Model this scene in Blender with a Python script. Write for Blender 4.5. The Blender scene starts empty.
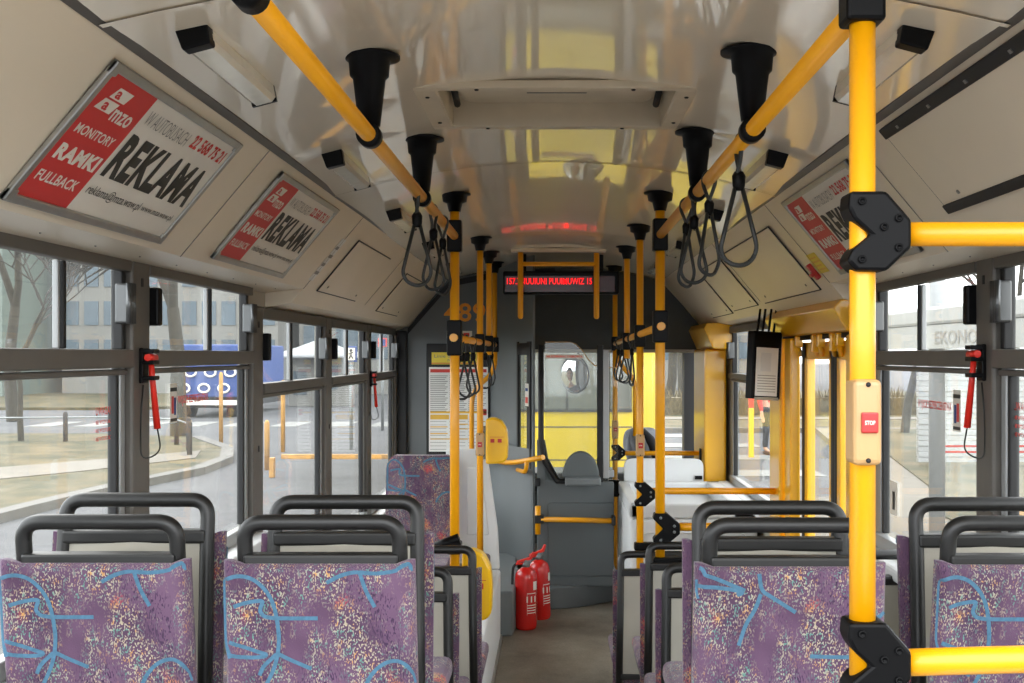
import bpy, bmesh, math, random
from mathutils import Vector, Matrix
random.seed(7)
PI = math.pi
sc = bpy.context.scene
COL = sc.collection
F, CX, CY, ZC = 1150.0, 555.0, 355.0, 1.62

def at(px, py, Y):
    """a measured point of the bus: pixel column / row at depth Y metres"""
    return Vector(((px-CX)*Y/F, Y, ZC-(py-CY)*Y/F))

# ------------------------------------------------------------------ materials
def lin(c):
    c = c/255.0
    return c/12.92 if c <= 0.04045 else ((c+0.055)/1.055)**2.4
def rgb(r, g, b): return (lin(r), lin(g), lin(b), 1.0)

def mat(name, col, rough=0.5, metal=0.0, coat=0.0, var=0.08, scale=6.0, bump=0.0, bscale=60.0, coat_r=0.1, spec=0.5):
    m = bpy.data.materials.new(name); m.use_nodes = True
    nt = m.node_tree; N = nt.nodes; L = nt.links
    b = N['Principled BSDF']
    tc = N.new('ShaderNodeTexCoord'); nz = N.new('ShaderNodeTexNoise')
    nz.inputs['Scale'].default_value = scale; nz.inputs['Detail'].default_value = 5
    L.new(tc.outputs['Object'], nz.inputs['Vector'])
    rp = N.new('ShaderNodeValToRGB')
    c = rgb(*col)
    rp.color_ramp.elements[0].position = 0.3; rp.color_ramp.elements[1].position = 0.7
    rp.color_ramp.elements[0].color = tuple(max(0, x*(1-var)) for x in c[:3])+(1,)
    rp.color_ramp.elements[1].color = tuple(min(1, x*(1+var)) for x in c[:3])+(1,)
    L.new(nz.outputs['Fac'], rp.inputs['Fac']); L.new(rp.outputs['Color'], b.inputs['Base Color'])
    b.inputs['Roughness'].default_value = rough; b.inputs['Metallic'].default_value = metal
    b.inputs['Coat Weight'].default_value = coat; b.inputs['Coat Roughness'].default_value = coat_r
    b.inputs['Specular IOR Level'].default_value = spec
    if bump:
        n2 = N.new('ShaderNodeTexNoise'); n2.inputs['Scale'].default_value = bscale; n2.inputs['Detail'].default_value = 3
        L.new(tc.outputs['Object'], n2.inputs['Vector'])
        bp = N.new('ShaderNodeBump'); bp.inputs['Strength'].default_value = bump; bp.inputs['Distance'].default_value = 0.01
        L.new(n2.outputs['Fac'], bp.inputs['Height']); L.new(bp.outputs['Normal'], b.inputs['Normal'])
    return m

M = {}
M['cream'] = mat('cream_laminate', (222, 209, 186), 0.42, coat=0.35, var=0.04, scale=2.5, coat_r=0.3)
M['ceil'] = mat('glossy_ceiling', (238, 227, 205), 0.25, coat=0.8, var=0.03, scale=1.5, coat_r=0.035, bump=0.05, bscale=2.2, spec=0.2)
M['ceil'].node_tree.nodes['Principled BSDF'].inputs['Coat IOR'].default_value = 1.62
M['hatch'] = mat('hatch_plastic', (205, 192, 168), 0.5, var=0.07, scale=9)
M['frame'] = mat('window_frame_grey', (88, 84, 78), 0.5, var=0.1, scale=8)
M['frame_l'] = mat('anodised_frame', (150, 152, 152), 0.4, metal=0.3, var=0.06)
M['seal'] = mat('black_rubber', (14, 14, 15), 0.6, var=0.2)
M['chrome'] = mat('chrome', (150, 150, 148), 0.28, metal=1.0, var=0.05)
M['latch'] = mat('latch_metal', (92, 93, 93), 0.35, metal=0.8, var=0.05)
M['alu'] = mat('brushed_aluminium', (165, 165, 160), 0.35, metal=0.85, var=0.08, scale=14)
M['yellow'] = mat('yellow_enamel', (234, 160, 2), 0.38, coat=0.18, var=0.015, coat_r=0.12)
M['yellow_b'] = mat('bright_yellow_plastic', (250, 196, 10), 0.3, coat=0.4, var=0.03)
M['ypanel'] = mat('yellow_door_lacquer', (240, 178, 16), 0.32, coat=0.5, var=0.03, coat_r=0.1)
M['black'] = mat('black_plastic', (4, 4, 5), 0.45, var=0.2, coat=0.0, spec=0.14)
M['rubber'] = mat('dark_handle_coating', (21, 21, 20), 0.42, var=0.12, scale=20)
M['cord'] = mat('black_cord', (32, 34, 33), 0.45, var=0.2)
M['panelback'] = mat('seat_back_laminate', (158, 154, 142), 0.5, var=0.08, scale=5, bump=0.05, bscale=200)
M['greywall'] = mat('grey_partition', (98, 103, 104), 0.55, var=0.07, scale=3, bump=0.08, bscale=160)
M['darkwall'] = mat('dark_grey_header', (54, 57, 56), 0.65, var=0.1, scale=8, bump=0.12, bscale=150)
M['door'] = mat('cab_door_grey', (84, 90, 91), 0.55, var=0.06, scale=4, bump=0.08, bscale=180)
M['lightgrey'] = mat('light_grey_shell', (212, 214, 214), 0.45, var=0.04, scale=3)
M['white'] = mat('white_print', (222, 216, 204), 0.5, var=0.03)
M['paper'] = mat('paper', (226, 226, 222), 0.7, var=0.03)
M['red'] = mat('ad_red', (196, 42, 40), 0.5, var=0.04)
M['redp'] = mat('extinguisher_red', (200, 26, 22), 0.25, coat=0.6, var=0.05)
M['redplastic'] = mat('hammer_red', (222, 44, 30), 0.35, var=0.05)
M['ink'] = mat('dark_ink', (44, 42, 36), 0.6, var=0.1)
M['greyink'] = mat('grey_ink', (128, 126, 120), 0.6, var=0.1)
M['redink'] = mat('red_ink', (204, 58, 48), 0.6, var=0.05)
M['orangeink'] = mat('orange_number', (250, 158, 30), 0.5, var=0.05)
M['ochre'] = mat('ochre_print', (222, 176, 66), 0.6, var=0.05)
M['ylabel'] = mat('yellow_print', (228, 206, 70), 0.6, var=0.05)
M['beige'] = mat('beige_button_box', (184, 146, 96), 0.4, coat=0.3, var=0.04)
M['button'] = mat('stop_button_red', (176, 30, 28), 0.35, coat=0.3, var=0.1)
M['blueline'] = mat('fabric_blue', (70, 108, 132), 0.95, var=0.16, scale=120)
M['skin'] = mat('skin', (214, 168, 140), 0.5, var=0.06)
M['hair'] = mat('brown_hair', (66, 48, 36), 0.7, var=0.2)
M['blackcloth'] = mat('black_cloth', (28, 28, 32), 0.9, var=0.15)
M['jacket'] = mat('grey_jacket', (112, 116, 122), 0.85, var=0.25, scale=12, bump=0.4, bscale=30)
M['redcloth'] = mat('red_cloth', (214, 58, 48), 0.85, var=0.1)
M['bluecloth'] = mat('blue_print', (40, 66, 124), 0.6, var=0.08)
M['mirror'] = mat('mirror_glass', (225, 228, 228), 0.02, metal=1.0, var=0.0)
M['busyellow'] = mat('bus_yellow_paint', (186, 158, 0), 0.35, coat=0.3, var=0.03, scale=2)
M['busglass'] = mat('dim_bus_window', (84, 85, 78), 0.15, var=0.12, scale=1.5)
M['facade'] = mat('pale_facade', (114, 113, 108), 0.8, var=0.08, scale=0.6)
M['facade_g'] = mat('greenish_facade', (96, 106, 98), 0.7, var=0.1, scale=0.7)
M['facglass'] = mat('facade_glass', (62, 77, 86), 0.25, var=0.18, scale=0.8)
M['roofwhite'] = mat('white_roof_metal', (146, 148, 148), 0.45, var=0.04)
M['wood'] = mat('bench_wood', (168, 126, 62), 0.6, var=0.15, scale=12)
M['bark'] = mat('bark', (50, 45, 34), 0.9, var=0.25, scale=7, bump=0.4, bscale=20)
M['twig'] = mat('twig', (46, 40, 34), 0.9, var=0.2)
M['hedge'] = mat('bare_hedge', (86, 76, 52), 0.95, var=0.3, scale=9)
M['kerb'] = mat('kerb_stone', (92, 89, 84), 0.9, var=0.12, scale=3)
M['path'] = mat('pale_path', (98, 92, 82), 0.9, var=0.1, scale=2)
M['paint'] = mat('road_paint', (112, 112, 108), 0.8, var=0.08)
M['tyre'] = mat('tyre', (34, 34, 36), 0.8, var=0.2)
M['steel'] = mat('grey_steel', (120, 124, 124), 0.45, metal=0.5, var=0.08)

def ground_mat(name, c1, c2, scale, rough=0.95, s2=7):
    m = mat(name, c1, rough); nt = m.node_tree; N = nt.nodes; L = nt.links
    n = N.new('ShaderNodeTexNoise'); n.inputs['Scale'].default_value = scale; n.inputs['Detail'].default_value = 8
    n.inputs['Roughness'].default_value = 0.65
    tc = N['Texture Coordinate']; L.new(tc.outputs['Object'], n.inputs['Vector'])
    r = N.new('ShaderNodeValToRGB'); r.color_ramp.elements[0].position = 0.38; r.color_ramp.elements[1].position = 0.62
    r.color_ramp.elements[0].color = rgb(*c1); r.color_ramp.elements[1].color = rgb(*c2)
    L.new(n.outputs['Fac'], r.inputs['Fac'])
    f = N.new('ShaderNodeTexNoise'); f.inputs['Scale'].default_value = s2; f.inputs['Detail'].default_value = 2
    L.new(tc.outputs['Object'], f.inputs['Vector'])
    mx = N.new('ShaderNodeMix'); mx.data_type = 'RGBA'; mx.blend_type = 'OVERLAY'; mx.inputs['Factor'].default_value = 0.5
    L.new(r.outputs['Color'], mx.inputs[6]); L.new(f.outputs['Color'], mx.inputs[7])
    g = N.new('ShaderNodeRGBToBW'); L.new(f.outputs['Color'], g.inputs[0]); L.new(g.outputs[0], mx.inputs[7])
    L.new(mx.outputs[2], N['Principled BSDF'].inputs['Base Color'])
    return m
M['asphalt'] = ground_mat('asphalt', (64, 64, 66), (75, 75, 76), 0.6)
M['grass'] = ground_mat('dry_grass', (42, 44, 14), (84, 72, 44), 1.1, s2=11)
M['floor'] = ground_mat('worn_vinyl_floor', (104, 95, 82), (138, 130, 116), 1.6, rough=0.6, s2=120)

def fabric():
    m = bpy.data.materials.new('purple_moquette'); m.use_nodes = True
    nt = m.node_tree; N = nt.nodes; L = nt.links
    b = N['Principled BSDF']; b.inputs['Roughness'].default_value = 0.95; b.inputs['Sheen Weight'].default_value = 0.15
    tc = N.new('ShaderNodeTexCoord')
    def noise(sx, sy, sz, detail=2, rough=0.5):
        mp = N.new('ShaderNodeMapping'); mp.inputs['Scale'].default_value = (sx, sy, sz)
        L.new(tc.outputs['Object'], mp.inputs['Vector'])
        n = N.new('ShaderNodeTexNoise'); n.inputs['Scale'].default_value = 1; n.inputs['Detail'].default_value = detail
        n.inputs['Roughness'].default_value = rough
        L.new(mp.outputs['Vector'], n.inputs['Vector']); return n
    def ramp(src, pts):
        r = N.new('ShaderNodeValToRGB'); e = r.color_ramp.elements
        while len(e) < len(pts): e.new(0.5)
        for i, (p, c) in enumerate(pts): e[i].position = p; e[i].color = c
        L.new(src, r.inputs['Fac']); return r
    def mix(fac, a, bb):
        x = N.new('ShaderNodeMix'); x.data_type = 'RGBA'
        L.new(fac, x.inputs['Factor']); L.new(a, x.inputs[6]); L.new(bb, x.inputs[7]); return x.outputs[2]
    def mul(a, bb):
        x = N.new('ShaderNodeMath'); x.operation = 'MULTIPLY'; L.new(a, x.inputs[0]); L.new(bb, x.inputs[1]); return x.outputs[0]
    W = (1, 1, 1, 1); K = (0, 0, 0, 1)
    base = ramp(noise(6, 6, 6).outputs['Fac'], [(0.35, rgb(76, 52, 76)), (0.65, rgb(101, 74, 99))])
    # pale flecks, drawn out a little upwards
    dash = ramp(noise(360, 360, 190, 0).outputs['Fac'], [(0.56, K), (0.59, W)])
    patch = ramp(noise(14, 14, 7, 3, 0.65).outputs['Fac'], [(0.38, K), (0.56, W)])
    fl = mul(dash.outputs['Color'], patch.outputs['Color'])
    fcol = ramp(noise(70, 70, 45, 1).outputs['Fac'], [(0.38, rgb(88, 132, 122)), (0.46, rgb(156, 152, 136)), (0.60, rgb(168, 154, 130)), (0.68, rgb(178, 134, 84))])
    c1 = mix(fl, base.outputs['Color'], fcol.outputs['Color'])
    # warm clusters
    wd = ramp(noise(380, 380, 200, 0).outputs['Fac'], [(0.48, K), (0.52, W)])
    wp = ramp(noise(8.5, 8.5, 7.5, 1).outputs['Fac'], [(0.62, K), (0.72, W)])
    wcol = ramp(noise(26, 26, 26, 1).outputs['Fac'], [(0.40, rgb(222, 170, 84)), (0.52, rgb(214, 116, 62)), (0.60, rgb(206, 62, 52))])
    c2 = mix(mul(wd.outputs['Color'], wp.outputs['Color']), c1, wcol.outputs['Color'])
    # dark dashes
    dd = ramp(noise(420, 420, 110, 0).outputs['Fac'], [(0.60, K), (0.63, W)])
    dp = ramp(noise(10, 10, 6, 2).outputs['Fac'], [(0.45, K), (0.6, W)])
    dk = N.new('ShaderNodeRGB'); dk.outputs[0].default_value = rgb(58, 36, 66)
    c3 = mix(mul(dd.outputs['Color'], dp.outputs['Color']), c2, dk.outputs[0])
    L.new(c3, b.inputs['Base Color'])
    bp = N.new('ShaderNodeBump'); bp.inputs['Strength'].default_value = 0.25; bp.inputs['Distance'].default_value = 0.003
    L.new(noise(500, 500, 500, 1).outputs['Fac'], bp.inputs['Height']); L.new(bp.outputs['Normal'], b.inputs['Normal'])
    return m
M['fabric'] = fabric()

def glass(name, haze=0.022, refl=0.06, tint=(0.98, 0.99, 0.985), hz=(0.75, 0.77, 0.75)):
    m = bpy.data.materials.new(name); m.use_nodes = True
    nt = m.node_tree; N = nt.nodes; L = nt.links
    for n in list(N):
        if n.type == 'BSDF_PRINCIPLED': N.remove(n)
    out = [n for n in N if n.type == 'OUTPUT_MATERIAL'][0]
    t = N.new('ShaderNodeBsdfTransparent'); t.inputs[0].default_value = (*tint, 1)
    d = N.new('ShaderNodeBsdfTranslucent'); d.inputs[0].default_value = (*hz, 1)
    g = N.new('ShaderNodeBsdfGlossy'); g.inputs['Roughness'].default_value = 0.02
    lw = N.new('ShaderNodeLayerWeight'); lw.inputs['Blend'].default_value = 0.5
    pw = N.new('ShaderNodeMath'); pw.operation = 'POWER'; pw.inputs[1].default_value = 5.0; L.new(lw.outputs['Facing'], pw.inputs[0])
    fr = N.new('ShaderNodeMath'); fr.operation = 'MULTIPLY_ADD'; fr.inputs[1].default_value = 0.45; fr.inputs[2].default_value = 0.02; L.new(pw.outputs[0], fr.inputs[0])
    tc = N.new('ShaderNodeTexCoord'); mp = N.new('ShaderNodeMapping'); mp.inputs['Scale'].default_value = (6, 6, 0.8)
    nz = N.new('ShaderNodeTexNoise'); nz.inputs['Scale'].default_value = 1.0; nz.inputs['Detail'].default_value = 4
    L.new(tc.outputs['Object'], mp.inputs['Vector']); L.new(mp.outputs[0], nz.inputs['Vector'])
    mr = N.new('ShaderNodeMapRange'); mr.inputs[1].default_value = 0.3; mr.inputs[2].default_value = 0.7
    mr.inputs[3].default_value = haze*0.5; mr.inputs[4].default_value = haze*1.5
    L.new(nz.outputs['Fac'], mr.inputs[0])
    m1 = N.new('ShaderNodeMixShader'); L.new(mr.outputs[0], m1.inputs[0]); L.new(t.outputs[0], m1.inputs[1]); L.new(d.outputs[0], m1.inputs[2])
    m2 = N.new('ShaderNodeMixShader'); L.new(fr.outputs[0], m2.inputs[0]); L.new(m1.outputs[0], m2.inputs[1]); L.new(g.outputs[0], m2.inputs[2])
    L.new(m2.outputs[0], out.inputs['Surface'])
    return m
M['glass'] = glass('dusty_window_glass')
M['glass_c'] = glass('clear_glass', haze=0.03)
M['plexi'] = glass('plexiglass', haze=0.05, tint=(0.9, 0.92, 0.9))
M['shelterglass'] = glass('shelter_glass', haze=0.12)

def emis(name, col, s):
    m = mat(name, col, 0.4, var=0.02); b = m.node_tree.nodes['Principled BSDF']
    b.inputs['Emission Color'].default_value = rgb(*col); b.inputs['Emission Strength'].default_value = s
    return m
M['led'] = emis('led_red', (255, 6, 14), 0.26)
M['ledoff'] = mat('led_matrix_glass', (62, 12, 12), 0.25, var=0.1)
M['lamp'] = mat('lamp_diffuser', (226, 222, 205), 0.18, coat=0.6, var=0.05, scale=20)

# ------------------------------------------------------------------ mesh helper
WLOC = {}
class MB:
    def __init__(self): self.bm = bmesh.new()
    def _merge(self, b, m=0, smooth=False):
        for f in b.faces: f.material_index = m; f.smooth = smooth
        me = bpy.data.meshes.new('t'); b.to_mesh(me); b.free()
        self.bm.from_mesh(me); bpy.data.meshes.remove(me); return self
    def box(self, x0, x1, y0, y1, z0, z1, m=0, bev=0.0, seg=2, T=None):
        b = bmesh.new()
        bmesh.ops.create_cube(b, size=1.0)
        for v in b.verts:
            v.co = Vector(((x0+x1)/2+v.co.x*(x1-x0), (y0+y1)/2+v.co.y*(y1-y0), (z0+z1)/2+v.co.z*(z1-z0)))
        if bev > 0: bmesh.ops.bevel(b, geom=b.edges[:], offset=bev, segments=seg, affect='EDGES', profile=0.5)
        if T: b.transform(T)
        return self._merge(b, m)
    def prism(self, base, ext, m=0, bev=0.0):
        b = bmesh.new(); ext = Vector(ext)
        v1 = [b.verts.new(Vector(p)) for p in base]; v2 = [b.verts.new(Vector(p)+ext) for p in base]
        b.faces.new(v1); b.faces.new(list(reversed(v2))); n = len(base)
        for i in range(n): b.faces.new((v1[i], v2[i], v2[(i+1) % n], v1[(i+1) % n]))
        bmesh.ops.recalc_face_normals(b, faces=b.faces[:])
        if bev > 0: bmesh.ops.bevel(b, geom=b.edges[:], offset=bev, segments=2, affect='EDGES', profile=0.5)
        return self._merge(b, m)
    def poly(self, pts, m=0):
        b = bmesh.new(); b.faces.new([b.verts.new(Vector(p)) for p in pts]); return self._merge(b, m)
    def tube(self, pts, r, seg=12, m=0, closed=False, caps=True):
        pts = [Vector(p) for p in pts]; n = len(pts); b = bmesh.new()
        rr = r if isinstance(r, (list, tuple)) else [r]*n
        def tan(i):
            if closed: return (pts[(i+1) % n]-pts[i-1]).normalized()
            a = pts[max(i-1, 0)]; c = pts[min(i+1, n-1)]
            return (c-a).normalized()
        t0 = tan(0); up = Vector((0, 0, 1)) if abs(t0.z) < 0.9 else Vector((1, 0, 0))
        nrm = (up-t0*up.dot(t0)).normalized(); rings = []
        for i in range(n):
            t = tan(i); nrm = (nrm-t*nrm.dot(t)).normalized(); bi = t.cross(nrm)
            rings.append([b.verts.new(pts[i]+(nrm*math.cos(2*PI*k/seg)+bi*math.sin(2*PI*k/seg))*rr[i]) for k in range(seg)])
        for i in range(n if closed else n-1):
            A = rings[i]; B = rings[(i+1) % n]
            for k in range(seg): b.faces.new((A[k], A[(k+1) % seg], B[(k+1) % seg], B[k]))
        if caps and not closed:
            b.faces.new(list(reversed(rings[0]))); b.faces.new(rings[-1])
        bmesh.ops.recalc_face_normals(b, faces=b.faces[:])
        for f in b.faces: f.smooth = len(f.verts) == 4
        for f in b.faces: f.material_index = m
        me = bpy.data.meshes.new('t'); b.to_mesh(me); b.free(); self.bm.from_mesh(me); bpy.data.meshes.remove(me)
        return self
    def lathe(self, prof, loc=(0, 0, 0), T=None, seg=24, m=0):
        b = bmesh.new(); rings = []
        for r, z in prof:
            rings.append([b.verts.new((max(r, 1e-5)*math.cos(2*PI*k/seg), max(r, 1e-5)*math.sin(2*PI*k/seg), z)) for k in range(seg)])
        for A, B in zip(rings, rings[1:]):
            for k in range(seg): b.faces.new((A[k], A[(k+1) % seg], B[(k+1) % seg], B[k]))
        b.faces.new(list(reversed(rings[0]))); b.faces.new(rings[-1])
        bmesh.ops.recalc_face_normals(b, faces=b.faces[:])
        if T: b.transform(T)
        b.transform(Matrix.Translation(Vector(loc)))
        for f in b.faces: f.smooth = len(f.verts) == 4; f.material_index = m
        me = bpy.data.meshes.new('t'); b.to_mesh(me); b.free(); self.bm.from_mesh(me); bpy.data.meshes.remove(me)
        return self
    def ball(self, c, r, m=0, s=(1, 1, 1), sub=2):
        b = bmesh.new(); bmesh.ops.create_icosphere(b, subdivisions=sub, radius=r)
        for v in b.verts: v.co = Vector((c[0]+v.co.x*s[0], c[1]+v.co.y*s[1], c[2]+v.co.z*s[2]))
        return self._merge(b, m, True)
    def sheet(self, fn, us, vs, m=0, smooth=True, skip=None):
        b = bmesh.new(); g = [[b.verts.new(Vector(fn(u, v))) for v in vs] for u in us]
        for i in range(len(us)-1):
            for j in range(len(vs)-1):
                if skip and skip((us[i]+us[i+1])/2, (vs[j]+vs[j+1])/2): continue
                b.faces.new((g[i][j], g[i+1][j], g[i+1][j+1], g[i][j+1]))
        return self._merge(b, m, smooth)
    def text(self, s, T, m=0, size=0.1, w=None, h=None, bold=0.0, align='LEFT', depth=0.0):
        """flat lettering in the local XY plane of T; fitted to width w / height h when given"""
        cu = bpy.data.curves.new('lettering', 'FONT'); cu.body = s; cu.size = 1.0; cu.offset = bold; cu.extrude = depth; cu.space_character = 1.0+2.2*max(bold, 0)
        cu.resolution_u = 3
        o = bpy.data.objects.new('lettering', cu); COL.objects.link(o)
        dg = bpy.context.evaluated_depsgraph_get(); dg.update()
        me = bpy.data.meshes.new_from_object(o.evaluated_get(dg))
        bpy.data.objects.remove(o); bpy.data.curves.remove(cu)
        b = bmesh.new(); b.from_mesh(me); bpy.data.meshes.remove(me)
        if b.verts:
            xs = [v.co.x for v in b.verts]; ys = [v.co.y for v in b.verts]
            x0, x1, y0, y1 = min(xs), max(xs), min(ys), max(ys)
            sx = (w/(x1-x0)) if w else size; sy = (h/(y1-y0)) if h else size
            for v in b.verts: v.co = Vector(((v.co.x-x0)*sx, (v.co.y-y0)*sy, v.co.z))
            if align == 'CENTER':
                wd = (x1-x0)*sx
                for v in b.verts: v.co.x -= wd/2
        b.transform(T)
        return self._merge(b, m)
    def strip(self, pts, w, n, m=0):
        """a flat ribbon along pts lying in the plane with normal n"""
        pts = [Vector(p) for p in pts]; n = Vector(n); b = bmesh.new(); L = []
        for i, p in enumerate(pts):
            t = (pts[min(i+1, len(pts)-1)]-pts[max(i-1, 0)]).normalized(); s = t.cross(n).normalized()*w/2
            L.append((b.verts.new(p-s), b.verts.new(p+s)))
        for a, c in zip(L, L[1:]): b.faces.new((a[0], a[1], c[1], c[0]))
        return self._merge(b, m)
    def build_each(self, name, mats, parent=None, local=False):
        """one object per connected piece"""
        left = set(self.bm.verts); out = []
        self.bm.verts.index_update(); comps = []
        while left:
            st = [left.pop()]; comp = set(st)
            while st:
                v = st.pop()
                for e in v.link_edges:
                    o_ = e.other_vert(v)
                    if o_ not in comp: comp.add(o_); left.discard(o_); st.append(o_)
            comps.append(comp)
        comps.sort(key=lambda c_: min(v.index for v in c_))
        for comp in comps:
            nb_ = MB(); mp_ = {}
            for v in sorted(comp, key=lambda v: v.index): mp_[v] = nb_.bm.verts.new(v.co)
            for f in {f for v in comp for f in v.link_faces}:
                g = nb_.bm.faces.new([mp_[v] for v in f.verts]); g.material_index = f.material_index; g.smooth = f.smooth
            out.append(nb_.build(name, mats, parent, local))
        self.bm.free(); return out
    def build(self, name, mats, parent=None, local=False, origin=None):
        me = bpy.data.meshes.new(name)
        if isinstance(mats, str): mats = [mats]
        off = Vector((0, 0, 0))
        if not local:
            if parent is not None: off = WLOC.get(parent.name, Vector((0, 0, 0)))
            elif origin is not None: off = Vector(origin)
            else:
                vs = [v.co for v in self.bm.verts]
                off = Vector(((min(v.x for v in vs)+max(v.x for v in vs))/2, (min(v.y for v in vs)+max(v.y for v in vs))/2, min(v.z for v in vs)))
            for v in self.bm.verts: v.co -= off
        self.bm.to_mesh(me); self.bm.free()
        for k in mats: me.materials.append(M[k])
        o = bpy.data.objects.new(name, me); COL.objects.link(o)
        if parent is not None: o.parent = parent
        elif not local: o.location = off
        WLOC[o.name] = off.copy()
        return o

def tag(o, label=None, cat=None, group=None, kind=None):
    if label: o['label'] = label
    if cat: o['category'] = cat
    if group: o['group'] = group
    if kind: o['kind'] = kind
    return o
def thing(name, label, cat, loc=(0, 0, 0), rz=0.0, group=None):
    o = bpy.data.objects.new(name, None); COL.objects.link(o); o.empty_display_size = 0.05
    o.location = loc; o.rotation_euler = (0, 0, rz); WLOC[o.name] = Vector(loc)
    return tag(o, label, cat, group)
def struct(o): o['kind'] = 'structure'; return o
def dup(root, loc, rz=None, label=None, group=None, skip=()):
    r = root.copy(); COL.objects.link(r); r.location = loc
    if rz is not None: r.rotation_euler = (0, 0, rz)
    if label: r['label'] = label
    if group: r['group'] = group
    for ch in list(root.children):
        c = ch.copy(); COL.objects.link(c); c.parent = r
        for g in ch.children:
            d = g.copy(); COL.objects.link(d); d.parent = c
    return r
def fillet(pts, r, n=6):
    pts = [Vector(p) for p in pts]; out = [pts[0]]
    for a, p, c in zip(pts, pts[1:], pts[2:]):
        d1 = (a-p); d2 = (c-p); k = min(r, d1.length*0.49, d2.length*0.49)
        s = p+d1.normalized()*k; e = p+d2.normalized()*k
        for i in range(n+1):
            t = i/n; out.append(s*(1-t)**2+p*2*t*(1-t)+e*t*t)
    out.append(pts[-1]); return out
def frange(a, b, n): return [a+(b-a)*i/n for i in range(n+1)]
def cz(x, y=5.0):   # ceiling height over (x, y)
    z = 2.32-0.2*x*x
    if y < 2.95: z -= 0.029*(2.95-max(y, 1.3))*max(0, 1-(x/0.8)**2)
    if y > 3.45: z -= 0.009*(y-3.45)*max(0, 1-(x/0.8)**2*0.6)
    t = ((y-2.0) % 2.13)/2.13
    return z+0.004*math.sin(PI*t)
def basis(o, ux, uy):   # matrix with columns ux, uy, ux x uy
    ux = Vector(ux).normalized(); uy = Vector(uy).normalized(); uz = ux.cross(uy)
    return Matrix(((ux.x, uy.x, uz.x, o[0]), (ux.y, uy.y, uz.y, o[1]), (ux.z, uy.z, uz.z, o[2]), (0, 0, 0, 1)))

# ================================================================== SHELL
Y0, Y1 = 1.1, 9.9      # the part of the bus in front of the photographer
YS = 4.76      # where the front cove steps down
HY0, HY1, HX0, HX1 = 2.945, 3.42, -0.325, 0.335   # hatch opening
xs = sorted(set(frange(-0.80, 0.80, 16)+[HX0, HX1])); ys = sorted(set(frange(Y0, Y1, 110)+[HY0, HY1]))
c = MB(); c.sheet(lambda x, y: (x, y, cz(x, y)), xs, ys, 0, True, lambda x, y: HX0 < x < HX1 and HY0 < y < HY1)
for y in (2.0, 4.13, 6.3, 8.45):     # joints between the ceiling sheets
    pf = [(x, cz(x, y)) for x in frange(-0.79, 0.79, 16)]
    for (xa, za), (xb, zb) in zip(pf, pf[1:]):
        c.poly([(xa, y-0.009, za-0.003), (xb, y-0.009, zb-0.003), (xb, y+0.009, zb-0.003), (xa, y+0.009, za-0.003)], 0)
        c.poly([(xa, y-0.011, za-0.0032), (xb, y-0.011, zb-0.0032), (xb, y-0.009, zb-0.0032), (xa, y-0.009, za-0.0032)], 1)
ceiling = struct(c.build('ceiling', ['ceil', 'seal']))
# white outer roof above keeps daylight out
struct(MB().box(-1.3, 1.3, Y0-0.1, 2.9, 2.42, 2.46).box(-1.3, 1.3, 3.6, Y1+0.1, 2.42, 2.46).box(-1.3, -0.45, 2.9, 3.6, 2.42, 2.46).box(0.45, 1.3, 2.9, 3.6, 2.42, 2.46).build('trim_roof', ['roofwhite']))

# cove: top (0.79, 2.20) slopes down to the lip, then a strip to the window top
def cove_x(z): return 0.79+(2.195-z)/1.19
def cove(side, ya, yb, zlip, name):
    b = MB(); s = side; xl = cove_x(zlip)
    b.prism([(s*0.79, ya, 2.2), (s*xl, ya, zlip), (s*1.215, ya, zlip-0.02), (s*1.215, ya, 2.3), (s*0.85, ya, 2.3)], (0, yb-ya, 0), 0)
    o = b.build(name, ['cream']); struct(o); return o
cove(-1, Y0, YS, 1.895, 'trim_1'); cove(-1, YS, 8.6, 1.835, 'trim_2')
cove(1, Y0, 4.36, 1.895, 'trim_3'); cove(1, 4.36, 9.0, 1.835, 'trim_4')
for s, nm in ((-1, 'trim_5'), (1, 'trim_6')):       # dark line where the ceiling meets the cove
    b = MB(); b.prism([(s*0.775, Y0, 2.199), (s*0.795, Y0, 2.190), (s*0.795, Y0, 2.205), (s*0.775, Y0, 2.21)], (0, 8.6-Y0, 0), 0)
    struct(b.build(nm, ['frame']))

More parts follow.
